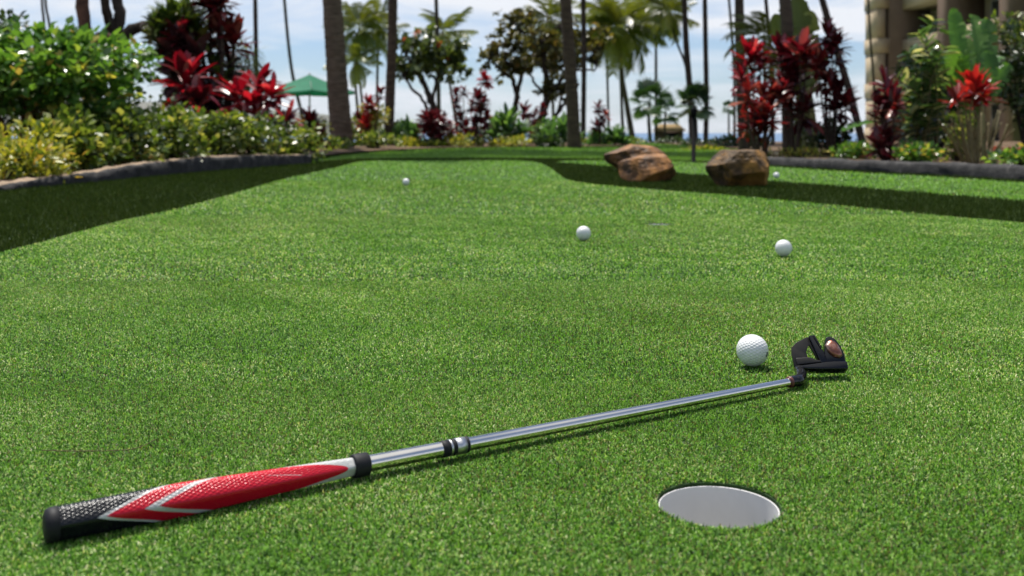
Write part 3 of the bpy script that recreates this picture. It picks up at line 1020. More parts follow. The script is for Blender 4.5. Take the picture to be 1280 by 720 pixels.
# domed bronze plate set in the toe wing
oval = [(508, 232), (545, 186), (578, 172), (612, 190), (640, 225), (662, 285), (668, 340), (630, 366), (580, 352), (545, 322), (520, 280)]
oc = np.mean(oval, axis=0)
dome = []
for s, h in ((1.0, 0.0085), (0.97, 0.0105), (0.85, 0.0122), (0.6, 0.0134), (0.3, 0.0139)):
    for k in range(len(oval) * 4):
        i = k / 4
        a, b = np.array(oval[int(i) % len(oval)]), np.array(oval[(int(i) + 1) % len(oval)])
        q = oc + (a * (1 - i % 1) + b * (i % 1) - oc) * s
        u, v = uv2(*q)
        dome.append(tuple(HO + ea * u + eb * v + ec * h))
u, v = uv2(*oc)
dome.append(tuple(HO + ea * u + eb * v + ec * 0.014))
n = len(oval) * 4
F4 = [(i * n + j, i * n + (j + 1) % n, (i + 1) * n + (j + 1) % n, (i + 1) * n + j) for i in range(4) for j in range(n)]
F3 = [(4 * n + j, 4 * n + (j + 1) % n, 5 * n) for j in range(n)]
mk('bronze_plate', dome, [np.array(F4), np.array(F3)], M['bronze'], head)
# hosel: sleeve on the shaft end, then a bend into the heel of the head
u, v = uv2(222, 466)
heel = HO + ea * u + eb * v + ec * 0.004
e0 = P1 + ax * 0.012
mb = MB()
q = [P1 - ax * 0.003, P1 + ax * 0.004, e0, e0 * 0.7 + heel * 0.3 + ax * 0.004, e0 * 0.35 + heel * 0.65 + ax * 0.003, heel]
q = smooth_poly([tuple(x) for x in q], 5)
mb.tube([Vector(x) for x in q], [0.0070] * 8 + [0.0072] * (len(q) - 14) + [0.0065] * 6, 20)
hosel = mb.build('hosel', M['black_metal'], putter)
lathe('ferrule', [(LEN - 0.0065, 0.0048), (LEN - 0.006, 0.0066), (LEN - 0.0030, 0.0070), (LEN - 0.0028, 0.0068)], M['red_paint'], hosel, 24)


# ------------------------------------------------------------------ fallen bits on the turf
M['needle'] = plain('dry_needle', (0.10, 0.055, 0.03), 0.8)
for lab, pts in (('long thin brown needle lying on the turf above the grip', [(52, 580), (90, 581), (140, 580.5), (172, 577), (194, 566)]),):
    q = [G(*p_) for p_ in pts]
    nb = MB()
    nb.tube(smooth_poly([(a, b, TOP + .0056) for a, b in q], 5), .00042, 6)
    tag(nb.build('dry_needle', M['needle'], None, origin=(q[2][0], q[2][1], TOP)), lab, 'dry needle')

# ------------------------------------------------------------------ rocks
def rock(label, cpx, base_y, wpx, hpx, dep, seed, mat, planes, bumps=0.06, rot=0.0):
    """a boulder: a ball cut by slanting flat faces, then roughened"""
    r = np.random.default_rng(seed)
    Y = F * CAMH / (base_y - HZ)
    w, h = wpx * Y / F, hpx * Y / F
    bm = bmesh.new()
    bmesh.ops.create_icosphere(bm, subdivisions=6, radius=1.0)
    V = np.array([tuple(v.co) for v in bm.verts])
    rad = np.full(len(V), 1.0)
    for nx, ny, nz, d in planes:
        nv = np.array([nx, ny, nz], dtype=float)
        nv /= np.linalg.norm(nv)
        c = V @ nv
        lim = np.where(c > 1e-3, d / np.maximum(c, 1e-3), 9)
        rad = np.minimum(rad, lim)
    for _ in range(26):
        k = r.normal(0, 3.4, 3)
        rad += bumps * 0.22 * np.sin(V @ k + r.uniform(0, 6.3))
    for _ in range(40):
        k = r.normal(0, 10, 3)
        rad += bumps * 0.07 * np.sin(V @ k + r.uniform(0, 6.3))
    V = V * rad[:, None]
    lo, hi = V.min(axis=0), V.max(axis=0)
    V = (V - (lo + hi) / 2) / (hi - lo)
    V = V * np.array([w, dep, h * 1.06])
    cr_, sr_ = math.cos(rot), math.sin(rot)
    V[:, 2] += h * 0.5 - 0.01
    for v, q in zip(bm.verts, V):
        v.co = q
    me = bpy.data.meshes.new('rock')
    bm.to_mesh(me)
    bm.free()
    me.polygons.foreach_set('use_smooth', np.ones(len(me.polygons), dtype=bool))
    me.materials.append(mat)
    o = bpy.data.objects.new('rock', me)
    o.location = ((cpx - 640) * Y / F, Y + dep * 0.42, 0.0)
    s = (Y + dep * 0.42) / Y
    o.scale = (s, 1, s)
    o.location.x *= s
    link(o)
    return tag(o, label, 'rock', 'rocks between the greens')


rock('orange brown boulder in front at the left of the pair of touching rocks', 811, 231, 74, 38, 0.28, 3, M['rock_orange'],
     [(-0.82, -0.55, 0.15, 0.55), (0.42, -0.80, 0.42, 0.58), (-0.05, -0.15, 1, 0.62), (0.95, -0.05, 0.35, 0.70), (0.72, -0.55, -0.45, 0.62), (-0.45, 0, 0.9, 0.66), (0, 1, 0, 0.6)], 0.022)
rock('flat topped brown boulder behind its orange neighbour, its dark left end showing', 796, 218, 82, 37, 0.42, 8, M['rock_orange'],
     [(-0.75, -0.65, -0.12, 0.56), (-0.55, -0.1, 0.85, 0.60), (0.0, -0.9, 0.4, 0.55), (0.15, -0.15, 0.98, 0.58), (0.75, -0.3, 0.6, 0.60), (-0.6, -0.35, -0.7, 0.66)], 0.025)
rock('single large brown boulder standing apart at the right', 924, 237, 82, 49, 0.34, 21, M['rock'],
     [(-0.12, -0.97, 0.22, 0.50), (-0.72, -0.30, 0.62, 0.58), (0.78, -0.42, 0.45, 0.60), (0.02, -0.05, 1, 0.62), (0.92, -0.35, -0.1, 0.68), (-0.85, -0.5, -0.3, 0.64), (0.05, -0.72, -0.7, 0.60), (0.35, -0.85, 0.40, 0.585)], 0.03)


# ------------------------------------------------------------------ leaf templates
def t_oval(fold=0.12, tipdrop=0.10):
    V = np.array([(0, 0, 0), (-.30, .25, fold), (-.36, .55, fold * .8 - tipdrop * .3), (0, 1, -tipdrop), (.36, .55, fold * .8 - tipdrop * .3), (.30, .25, fold), (0, .27, 0), (0, .58, -tipdrop * .4)], dtype=np.float32)
    return V, np.array([(0, 6, 1), (0, 5, 6), (7, 3, 2), (7, 4, 3)]), np.array([(1, 6, 7, 2), (6, 5, 4, 7)])


def t_strap(droop, w=0.5, n=6, waist=0.35):
    """long leaf bending down by droop; width profile narrow at both ends"""
    V, F4 = [], []
    for i in range(n + 1):
        t = i / n
        hw = 0.5 * w * (waist + (1 - waist) * math.sin(PI * min(1, t * 1.05)) ** 0.8) * (1 if t < 0.97 else 0.15)
        y, z = t * (1 - 0.25 * droop * t * t), -droop * t ** 2.2 * 0.75
        V += [(-hw, y, z + hw * 0.35), (0, y, z), (hw, y, z + hw * 0.35)]
    for i in range(n):
        a = 3 * i
        F4 += [(a, a + 1, a + 4, a + 3), (a + 1, a + 2, a + 5, a + 4)]
    return np.array(V, dtype=np.float32), np.zeros((0, 3), dtype=int), np.array(F4)


def t_frond(droop, n=34, seed=0, blade=0.30):
    """feather palm frond of length 1 along y"""
    r = np.random.default_rng(seed)
    V, F3, F4 = [], [], []
    P = lambda t: np.array((0.0, t * (1 - 0.30 * droop * t * t), 0.10 * t - droop * t ** 2.0 * 0.80))
    for i in range(13):
        t = i / 12
        p = P(t)
        w = 0.010 * (1 - 0.8 * t)
        V += [(-w, p[1], p[2]), (w, p[1], p[2])]
    F4 += [(2 * i, 2 * i + 1, 2 * i + 3, 2 * i + 2) for i in range(12)]
    for i in range(n):
        t = 0.17 + 0.82 * i / (n - 1)
        p = P(t)
        q = P(min(1, t + 0.03))
        d = (q - P(t - 0.03))
        d /= np.linalg.norm(d)
        L = blade * (0.45 + 0.75 * math.sin(PI * (0.12 + 0.80 * t))) * r.uniform(0.85, 1.1)
        for s in (-1, 1):
            sd = np.array((s, 0, 0)) * 0.80 + d * r.uniform(0.45, 0.75) + np.array((0, 0, -r.uniform(0.15, 0.55)))
            sd /= np.linalg.norm(sd)
            w = 0.026
            mid = p + sd * L * 0.55 + np.array((0, 0, -0.02 * L))
            tip = p + sd * L + np.array((0, 0, -0.28 * L))
            b = len(V)
            V += [tuple(p - d * w * .5), tuple(p + d * w * .5), tuple(mid + d * w * .55), tuple(mid - d * w * .55), tuple(tip)]
            F4.append((b, b + 1, b + 2, b + 3))
            F3.append((b + 3, b + 2, b + 4))
    return np.array(V, dtype=np.float32), np.array(F3), np.array(F4)


def t_fan(n=15, droop=0.3):
    """fan palm leaf: stalk along y, then a spread of pointed segments"""
    V, F3, F4 = [(-.008, 0, 0), (.008, 0, 0), (.008, .5, .02), (-.008, .5, .02)], [], [(0, 1, 2, 3)]
    for i in range(n):
        a = -1.9 + 3.8 * i / (n - 1)
        L = 0.5 * (1 - 0.12 * abs(a))
        d = np.array((math.sin(a), math.cos(a), 0))
        c = np.array((math.cos(a), -math.sin(a), 0))
        o = np.array((0, .5, .02))
        b = len(V)
        m = o + d * L * .55 + np.array((0, 0, -.03))
        V += [tuple(o), tuple(m + c * .055), tuple(m - c * .055), tuple(o + d * L + np.array((0, 0, -droop * .35)))]
        F3 += [(b, b + 1, b + 2), (b + 2, b + 1, b + 3)]
    return np.array(V, dtype=np.float32), np.array(F3), np.array(F4)


def t_paddle(droop, seed, n=34, w=0.34, fold=0.35):
    """banana leaf blade: wide, folded along the rib, a few tears"""
    r = np.random.default_rng(seed)
    V, F4 = [], []
    tears = set(r.choice(np.arange(6, n - 3), 6, replace=False).tolist())
    for i in range(n + 1):
        t = i / n
        hw = 0.5 * w * min(1, (t / 0.16 + 0.02) ** 0.6) * (1 - max(0, (t - 0.72) / 0.28) ** 2) ** 0.5
        y, z = t * (1 - .2 * droop * t * t), -droop * t ** 2.3 * .6
        e = (.011 if i % 2 else -.011) * min(1, hw / .1) + r.uniform(-.006, .006)
        hw *= r.uniform(.92, 1.04)
        dy = -0.02 if i in tears else 0
        V += [(-hw, y + .03 + dy, z + hw * fold + e), (-hw * .5, y + .012, z + hw * fold * .45 + e * .6), (0, y, z), (hw * .5, y + .012, z + hw * fold * .45 + e * .6), (hw, y + .03 + dy, z + hw * fold + e)]
    for i in range(n):
        for j in range(4):
            if i in tears and j in (0, 3) and r.uniform() < .8:
                continue
            a = 5 * i + j
            F4.append((a, a + 1, a + 6, a + 5))
    return np.array(V, dtype=np.float32), np.zeros((0, 3), dtype=int), np.array(F4)


OVAL = [t_oval(.12, .08), t_oval(.2, .2), t_oval(.06, .02)]
NARROW = [(v * np.array([.62, 1, 1], dtype=np.float32), a, b) for v, a, b in OVAL]
STRAP = [t_strap(.05, .22), t_strap(.25, .25), t_strap(.55, .22), t_strap(.12, .20)]
THIN = [t_strap(.1, .07), t_strap(.4, .06), t_strap(.8, .06)]
FROND = [t_frond(.15, seed=1), t_frond(.45, seed=2), t_frond(.85, seed=3), t_frond(.65, seed=4)]
FAN = [t_fan(15, .2), t_fan(13, .5)]
PADDLE = [t_paddle(.15, 1), t_paddle(.5, 2), t_paddle(.9, 3), t_paddle(.25, 4)]
UP = np.array([[0, 0, 1.0]])


def unit(n):
    v = rng.normal(0, 1, (n, 3))
    return v / np.linalg.norm(v, axis=1, keepdims=True)


def put(mb, tmpls, pos, y, up, scale, r):
    """spread instances over several templates"""
    n = len(pos)
    w = rng.integers(0, len(tmpls), n)
    scale = np.asarray(scale)
    up = np.broadcast_to(up, (n, 3))
    for i, t in enumerate(tmpls):
        k = w == i
        if k.any():
            mb.inst(t, pos[k], y[k], up[k], scale[k], np.asarray(r)[k])


def gz(x, y):
    """height of the ground or bed soil"""
    if y < 31 and not (-2.1 < x < 2.6 and y < 20):
        return 0.05
    return land_z(x, y)


# ------------------------------------------------------------------ shrubs
def shrub(name, label, cat, x0, x1, y0, y1, Y, n, tm, size, mat, dep=None, up=0.5, group=None, lumps=9, stem='bark_dark', base=None, nst=4, fill=0.35, spread=.34):
    """a lumpy mass of leaves filling the photo box x0..x1, y0..y1 at distance Y"""
    a, b = W(x0, y1, Y), W(x1, y0, Y)
    cx, w = (a.x + b.x) / 2, abs(b.x - a.x)
    zt, zb = b.z, a.z
    h = zt - zb
    dep = dep or w * 0.7
    g = gz(cx, Y)
    root = thing(name, label, cat, (cx, Y, g), group)
    mb = MB()
    C, R = [], []
    for i in range(lumps):
        u = rng.uniform(-1, 1, 3)
        u /= max(1, np.linalg.norm(u))
        C.append((cx + u[0] * w * spread, Y + u[1] * dep * .34, (zt + zb) / 2 + u[2] * h * (spread - .04)))
        R.append((w * rng.uniform(.16, .28) + .02, dep * rng.uniform(.16, .28) + .02, h * rng.uniform(.17, .27) + .01))
    C, R = np.array(C), np.array(R)
    i = rng.integers(0, lumps, n)
    d = unit(n)
    rad = np.where(rng.uniform(0, 1, n) < fill, rng.uniform(.3, 1, n), rng.uniform(.85, 1.08, n))
    pos = C[i] + d * R[i] * rad[:, None]
    y = d * 0.8 + unit(n) * 0.7 + UP * up
    upv_ = UP + unit(n) * 0.55
    s = size * rng.uniform(.6, 1.25, n)
    lum = rng.uniform(-.15, .15, lumps)
    put(mb, tm, pos, y, upv_, s, np.clip(rng.uniform(0, 1, n) ** 0.9 + lum[i] * (rng.uniform(0, 1, n) < .8), 0, 1))
    mb.build('foliage', mat, root)
    st = MB()
    for k in range(nst):
        c = C[k % lumps]
        p0 = Vector((cx + (c[0] - cx) * .03, Y + (c[1] - Y) * .03, g - .02))
        p2 = Vector(c)
        p1 = (p0 + p2) / 2 + Vector((0, 0, .12 * h))
        st.tube(smooth_poly([tuple(p0), tuple(p1), tuple(p2)], 4), np.linspace(.012 + .02 * h, .005, 9), 6)
    st.build('branches', M[stem], root)
    return root


# ------------------------------------------------------------------ ti plants: canes with a head of strap leaves
def head_leaves(mb, c, r, n, mb_r, tm=STRAP, lo=-0.35, hi=1.4, wid=1.0, stalk=0.5):
    az = rng.uniform(0, 2 * PI, n) + np.arange(n) * 2.4
    e = rng.uniform(lo, hi, n)
    d = np.column_stack([np.cos(az) * np.cos(e), np.sin(az) * np.cos(e), np.sin(e)])
    pos = np.array(c)[None] + UP * ((e - lo) / (hi - lo) - .75)[:, None] * r * stalk
    s = r * rng.uniform(.75, 1.15, n)
    put(mb, tm, pos, d, UP + unit(n) * .35, np.column_stack([s * wid * rng.uniform(.8, 1.2, n), s, s]), mb_r)


def ti_plant(label, heads, Y, bx, by, mat, n=26, cane='cane_dark', crad=0.011, group='red ti plants', wid=1.0, dy=0.25, hi=1.4, lo=-0.35, bspread=0.3, tm=STRAP, name='ti_plant', cat='ti plant', stalk=.5):
    g = gz((bx - 640) * Y / F, Y)
    base = W(bx, HZ, Y)
    base.z = g
    root = thing(name, label, cat, tuple(base), group)
    for k, hd in enumerate(heads):
        px, py, rp = hd[:3]
        hm = hd[3] if len(hd) > 3 else mat
        yy = Y + rng.uniform(-dy, dy)
        c = W(px, py, yy)
        b = Vector((base.x + (c.x - base.x) * bspread, Y + (yy - Y) * .6, g - .02))
        m_ = b.lerp(c, .55) + Vector((rng.uniform(-.04, .04), rng.uniform(-.04, .04), 0))
        cb = MB()
        cb.tube(smooth_poly([tuple(b), tuple(m_), tuple(c)], 4), np.linspace(crad * 1.2, crad * .7, 9), 7, rings=.06)
        cb.build('cane', M[cane], root)
        hb = MB()
        nn = int(n * rng.uniform(1.15, 1.4))
        head_leaves(hb, tuple(c), rp * yy / F, nn, np.clip(rng.uniform(0, 1, nn), 0, 1), tm, lo, hi, wid, stalk)
        hb.build('leaf_head', M[hm], root)
    return root


# ------------------------------------------------------------------ palms
def palm(label, pts, Y, wb, wt, mat='bark_palm', top=None, crown=None, fl=1.8, nf=18, fm='f_palm', flare=0.0, group='coconut palms', base_z=None, name='palm_tree', lean_y=0.0, fronds=FROND, cat='palm tree', nuts=True):
    """trunk through photo points pts at distance Y, carried on up to height top (m) when it leaves the picture"""
    P = [W(px, py, Y) for px, py in pts]
    g = gz(P[-1].x, Y) if base_z is None else base_z
    # foot on the ground
    d = (P[-1] - P[-2])
    if P[-1].z > g:
        k = (g - P[-1].z) / min(-1e-3, d.z)
        P.append(P[-1] + d * min(k, 4) * 0.9)
        P[-1].z = g
    P[-1].z = g - 0.05
    if top:
        d = (P[0] - P[1]).normalized()
        hgt = top - P[0].z
        P = [P[0] + Vector((d.x / max(.3, d.z) * hgt * .9, rng.uniform(-.3, .3) + lean_y, hgt)), P[0] + Vector((d.x / max(.3, d.z) * hgt * .5, lean_y * .4, hgt * .5))] + P
    P = P[::-1]
    L = smooth_poly([tuple(p) for p in P], 8)
    n = len(L)
    r0, r1 = wb * Y / F / 2, wt * Y / F / 2
    z = np.array([q[2] for q in L])
    tt = (z - z[0]) / (z[-1] - z[0])
    rr = r0 + (r1 - r0) * np.minimum(1, tt * 1.3)
    rr = rr + flare * r0 * np.exp(-(z - z[0]) / .35)
    root = thing(name, label, cat, (L[0][0], L[0][1], g), group)
    mb = MB()
    # ringed bark: closely spaced rings of slightly uneven radius
    tt2 = np.linspace(0, n - 1, max(60, int((z[-1] - z[0]) * 9)))
    LL = np.array(L)
    D = np.column_stack([np.interp(tt2, np.arange(n), LL[:, k]) for k in range(3)])
    mb.tube(D, np.interp(tt2, np.arange(n), rr), 10, rings=.045)
    mb.build('trunk', M[mat], root)
    c = np.array(L[-1])
    cb = MB()
    e = np.linspace(-.75, 1.35, nf) + rng.uniform(-.12, .12, nf)
    az = np.arange(nf) * 2.39996 + rng.uniform(-.3, .3, nf)
    d = np.column_stack([np.cos(az) * np.cos(e), np.sin(az) * np.cos(e), np.sin(e)])
    s = fl * rng.uniform(.8, 1.1, nf)
    put(cb, fronds, np.repeat(c[None], nf, 0), d, UP + unit(nf) * .2, s, np.clip(.35 - .25 * e + rng.uniform(-.1, .35, nf), 0, 1))
    cb.build('crown', M[fm], root)
    return root


# ------------------------------------------------------------------ broad-leaved trees
def tree(label, Y, bx, limbs, crown, n, tm, size, fm, bark, wb, name='shade_tree', group=None, flowers=None, twigs=16, cat='tree', gap=0.0, base_z=None):
    """limbs: photo polylines with start and end width; crown: clumps (px, py, rx, ry) of leaves"""
    g = gz((bx - 640) * Y / F, Y) if base_z is None else base_z
    root = thing(name, label, cat, ((bx - 640) * Y / F, Y, g), group)
    tb = MB()
    ends = []
    for (pts, w0, w1) in limbs:
        yo = 0.0 if pts[0][1] > 130 else rng.uniform(-.5, .5)
        Q = []
        for i, (px, py) in enumerate(pts):
            q = W(px, py, Y + yo * i / max(1, len(pts) - 1))
            Q.append(q)
        if pts[0][1] > 130:
            Q[0].z = g - .05
        L = np.array(smooth_poly([tuple(q) for q in Q], 6))
        L[1:-1] += rng.normal(0, .012 * Y / 20, (len(L) - 2, 3))
        tb.tube(L, np.linspace(w0, w1, len(L)) * Y / F / 2, 8, rings=.07)
        ends.append(L[-1])
        for q in L[len(L) // 2::2]:
            ends.append(q)
    ends = np.array(ends)
    C = np.array([(W(px, py, Y + rng.uniform(-1, 1) * rx * Y / F * .8)) for px, py, rx, ry in crown])
    R = np.array([(rx * Y / F, rx * Y / F, ry * Y / F) for px, py, rx, ry in crown])
    for i in range(len(C)):
        j = np.argmin(np.linalg.norm(ends - C[i], axis=1))
        for k in range(twigs // 4):
            e = C[i] + unit(1)[0] * R[i] * .8
            m_ = (ends[j] + e) / 2 + unit(1)[0] * .15 * np.linalg.norm(e - ends[j])
            tb.tube(smooth_poly([tuple(ends[j]), tuple(m_), tuple(e)], 3), np.linspace(2.2, .6, 7) * Y / F / 2, 5)
    tb.build('trunk', M[bark], root)
    i = rng.integers(0, len(C), n)
    # leaves sit in small tufts within each clump so that sky shows between them
    tuft = C[:, None, :] + (rng.normal(0, .70, (len(C), 22, 3))) * R[:, None, :]
    k = rng.integers(0, 22, n)
    pos = tuft[i, k] + rng.normal(0, .13, (n, 3)) * R[i]
    mb = MB()
    put(mb, tm, pos, unit(n) + UP * .1, UP + unit(n) * .7, size * rng.uniform(.6, 1.3, n), np.clip(rng.uniform(0, 1, n) + rng.uniform(-.2, .2, 22)[k], 0, 1))
    mb.build('crown', M[fm] if isinstance(fm, str) else fm, root)
    if flowers:
        for px, py, rp in flowers:
            fb = MB()
            c = np.array(W(px, py, Y - R[0][1] * .9))
            m_ = 14
            d = unit(m_)
            put(fb, OVAL, c[None] + d * rp * Y / F * .5, d, UP + unit(m_) * .5, np.full(m_, rp * Y / F * .9), rng.uniform(0, 1, m_))
            fb.build('flower_cluster', M['flower'], root)
    return root


# ------------------------------------------------------------------ banana-like plants
def paddles(label, leaves, Y, bx, fm, name='banana_plant', cat='banana plant', stems=(), group=None, stem_mat='pseudo'):
    """leaves: (base px, tip px, width px, bend); stems: pseudo-trunks (px bottom, px top, width)"""
    g = gz((bx - 640) * Y / F, Y)
    root = thing(name, label, cat, ((bx - 640) * Y / F, Y, g), group)
    for (x0, x1, y1, w0, w1) in stems:
        sb = MB()
        yo = rng.uniform(-.15, .15)
        a, b = W(x0, HZ, Y + yo), W(x1, y1, Y + yo)
        a.z = g - .03
        sb.tube(smooth_poly([tuple(a), tuple(a.lerp(b, .5) + Vector((.01, 0, 0))), tuple(b)], 8), np.linspace(w0, w1, 17) * Y / F / 2, 12, rings=.03)
        sb.build('stem', M[stem_mat], root)
    for k, (bx_, by_, tx, ty, wp, dy) in enumerate(leaves):
        lb = MB()
        yo = rng.uniform(-.2, .2)
        a, b = np.array(W(bx_, by_, Y + yo)), np.array(W(tx, ty, Y + yo + dy))
        d = b - a
        L = np.linalg.norm(d)
        fold_up = np.array([[rng.uniform(-.5, .5), -1.0, .35]]) if abs(d[2]) > .7 * L else UP + unit(1) * .3
        wv = wp * Y / F / .34
        lb.inst(PADDLE[k % 4], a[None], d[None], fold_up, np.array([[wv, L, L * .8]]), np.array([rng.uniform(.2, .9)]))
        # leaf stalk down into the clump
        ft = np.array([(bx - 640) * Y / F + rng.uniform(-.04, .04), Y, g])
        lb.tube(smooth_poly([tuple(ft), tuple((ft * .4 + a * .6) + np.array([(a[0] - ft[0]) * .1, 0, .03])), tuple(a), tuple(a + d * .5)], 5), np.linspace(.016, .004, 16), 6, r=.9)
        lb.build('leaf', M[fm], root)
    return root


# ================================================================== THE GARDEN, left side
shrub('broadleaf_shrub', 'large bright green broad-leaved shrub filling the upper left corner over the flower bed', 'shrub', -110, 150, 22, 158, 7.6, 3600, OVAL, 0.088, M['f_bush'], dep=1.1, up=.2, lumps=26, spread=.43, stem='bark_red', nst=7)
shrub('broadleaf_shrub', 'airy green shrub with thin drooping sprays beside the large broad-leaved shrub', 'shrub', 104, 194, 44, 122, 8.2, 480, OVAL, 0.068, M['f_bush'], dep=.4, up=0, lumps=9, stem='bark_red', nst=5, fill=.7)
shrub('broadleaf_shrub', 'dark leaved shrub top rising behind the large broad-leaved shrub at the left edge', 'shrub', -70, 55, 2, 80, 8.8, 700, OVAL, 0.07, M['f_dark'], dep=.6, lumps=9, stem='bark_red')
CR = 'yellow croton bushes'
shrub('croton_bush', 'yellow and green croton bush lowest in the left corner by the kerb', 'croton', -60, 75, 178, 240, 5.9, 900, NARROW, 0.055, M['f_croton'], dep=.6, lumps=13, group=CR, spread=.42)
shrub('croton_bush', 'yellow speckled croton bush just behind the lowest one at the left edge', 'croton', -20, 100, 148, 222, 6.5, 800, NARROW, 0.055, M['f_croton'], dep=.6, lumps=13, group=CR, spread=.42)
HG = 'olive green hedge shrubs along the left bed'
for i, (x0, x1, y0, y1, Y, n, lab) in enumerate([
        (55, 135, 150, 224, 6.9, 750, 'olive green hedge shrub nearest the left corner, beside the yellow crotons'),
        (115, 190, 140, 214, 7.4, 750, 'olive green hedge shrub under the dark trunk with reddish bark'),
        (170, 245, 140, 206, 8.0, 750, 'olive green hedge shrub in front of the first crimson ti plant'),
        (225, 305, 140, 199, 8.7, 800, 'olive green hedge shrub between the two bright red ti plants'),
        (285, 350, 146, 196, 9.4, 750, 'olive green hedge shrub under the broadest red ti plant'),
        (335, 392, 156, 197, 10.3, 650, 'low green hedge shrub at the far end of the dark kerb')]):
    shrub('hedge_shrub', lab, 'shrub', x0 - 6, x1 + 6, y0, y1 + 4, Y, int(n * 1.25), OVAL, 0.062, M['f_hedge'], dep=.75, up=.4, lumps=15, group=HG, nst=5, spread=.44)
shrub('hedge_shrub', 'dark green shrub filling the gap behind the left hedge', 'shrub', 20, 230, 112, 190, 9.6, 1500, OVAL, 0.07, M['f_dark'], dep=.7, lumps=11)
shrub('hedge_shrub', 'dark green shrub under the large broad-leaved shrub', 'shrub', -60, 120, 100, 178, 8.6, 1300, OVAL, 0.07, M['f_dark'], dep=.7, lumps=14, spread=.42)
shrub('litter_plant', 'low straw coloured plants drying at the back of the left kerb', 'shrub', 75, 190, 190, 214, 7.25, 380, NARROW, 0.045, leaf_mat('dry_leaves', [(0, (.16, .09, .035)), (.5, (.32, .20, .08)), (1, (.42, .36, .12))], trans=.2), dep=.18, lumps=9, up=.1)

# dark twisted trees behind the left bed
tree('tree with a thick reddish brown trunk bending behind the large broad-leaved shrub', 12.0, 122, [
    ([(122, 150), (119, 110), (112, 60), (104, 20), (102, -60), (110, -140)], 19, 15), ([(113, 62), (126, 44), (142, 48)], 12, 9), ([(102, -60), (60, -160)], 11, 5), ([(102, -60), (140, -170)], 11, 5)],
    [(60, -190, 60, 30), (150, -200, 60, 30), (100, -240, 70, 30)], 900, OVAL, .08, M['f_dark'], 'bark_red', 16, 'twisted_tree', 'twisted trees behind the left bed')
tree('black twisted tree forking into two stems with a crooked limb to the right', 12.4, 152, [
    ([(152, 150), (149, 100), (144, 56), (136, 25), (128, -20), (120, -130)], 17, 9), ([(144, 58), (150, 20), (146, -20), (170, -140)], 16, 12),
    ([(146, 54), (166, 36), (190, 30), (208, 22), (228, 6)], 17, 9), ([(176, 34), (196, 44), (218, 58), (232, 84)], 12, 7), ([(140, 40), (132, 15), (134, -40)], 7, 5)],
    [(180, -190, 70, 30), (120, -220, 60, 30)], 800, OVAL, .08, M['f_dark'], 'bark_dark', 16, 'twisted_tree', 'twisted trees behind the left bed')

# ti plants on the left
ti_plant('crimson ti plant with one big spiky head before the tall dark ti plant', [(232, 104, 44, 'f_red'), (246, 128, 34, 'f_maroon'), (222, 140, 26, 'f_maroon')], 10.2, 232, 190, 'f_red', n=30, crad=.018, wid=1.25)
ti_plant('broad bright red ti plant of three heads left of the green umbrella', [(296, 122, 38, 'f_red'), (322, 112, 38, 'f_red'), (340, 118, 32, 'f_red'), (318, 136, 38, 'f_red')], 10.8, 322, 190, 'f_red', n=24, crad=.014, wid=1.1, hi=1.15)
ti_plant('dark maroon ti plant sprawling low between the broad red one and the umbrella pole', [(346, 158, 38, 'f_maroon'), (358, 150, 28, 'f_red')], 11.2, 350, 190, 'f_maroon', n=16, wid=1.0)
ti_plant('tall dark ti plant with several dark heads rising above the crimson ones', [(262, 6, 40), (292, 52, 32, 'f_rust'), (244, 78, 42, 'f_black'), (222, 70, 36, 'f_black'), (272, 36, 28), (258, 128, 36, 'f_black'), (276, 4, 30), (236, 100, 40, 'f_black'), (216, 94, 34, 'f_black'), (252, 112, 32, 'f_black'), (284, 122, 26, 'f_black'), (286, 84, 26, 'f_black'), (200, 54, 28, 'f_dark'), (228, 48, 32, 'f_maroon'), (212, 26, 30, 'f_hedge'), (248, 46, 28, 'f_hedge'), (272, 92, 28, 'f_hedge'), (196, 34, 24, 'f_hedge'), (232, 24, 26, 'f_hedge')], 11.8, 268, 185, 'f_maroon', n=34, crad=.03, wid=1.4)
shrub('leafy_shrub', 'upright green shrub with drooping narrow leaves around the dark ti heads', 'shrub', 186, 268, 6, 84, 12.2, 1500, THIN, 0.22, M['f_hedge'], dep=.5, up=.2, lumps=9, fill=.5)
shrub('leafy_shrub', 'thin hanging green foliage between the dark ti plant and the thin dark palm', 'shrub', 274, 334, 50, 128, 12.4, 520, THIN, 0.18, M['f_hedge'], dep=.4, up=-.5, lumps=8, fill=.7)
ti_plant('dark red ti plant just left of the thickest palm trunk', [(391, 160, 24), (384, 150, 17, 'f_rust'), (398, 172, 18)], 14.2, 391, 190, 'f_maroon', n=26, wid=1.2)
shrub('croton_bush', 'small yellow croton left of the thick palm trunk, around a dark red ti plant', 'croton', 368, 412, 140, 178, 14.6, 330, NARROW, 0.075, M['f_croton'], dep=.5, lumps=8, group=CR)
shrub('hedge_shrub', 'low green shrub round the foot of the thick palm trunk', 'shrub', 386, 450, 168, 192, 16.5, 550, OVAL, 0.07, M['f_hedge'], dep=.9, lumps=9)
shrub('hedge_shrub', 'low green shrub between the two tall palm trunks left of centre', 'shrub', 440, 500, 165, 190, 17.5, 550, OVAL, 0.07, M['f_hedge'], dep=.9, lumps=9)
shrub('croton_bush', 'yellow green croton between the two tall palm trunks under small red heads', 'croton', 443, 486, 132, 165, 18.2, 360, NARROW, 0.095, M['f_croton'], dep=.6, lumps=8, group=CR)
ti_plant('small red ti plant between the two tall palm trunks', [(460, 131, 14, 'f_red'), (476, 118, 12, 'f_maroon'), (466, 137, 12, 'f_red'), (458, 158, 18, 'f_scarlet'), (450, 150, 14, 'f_maroon')], 18.0, 462, 186, 'f_red', n=26, wid=1.3)

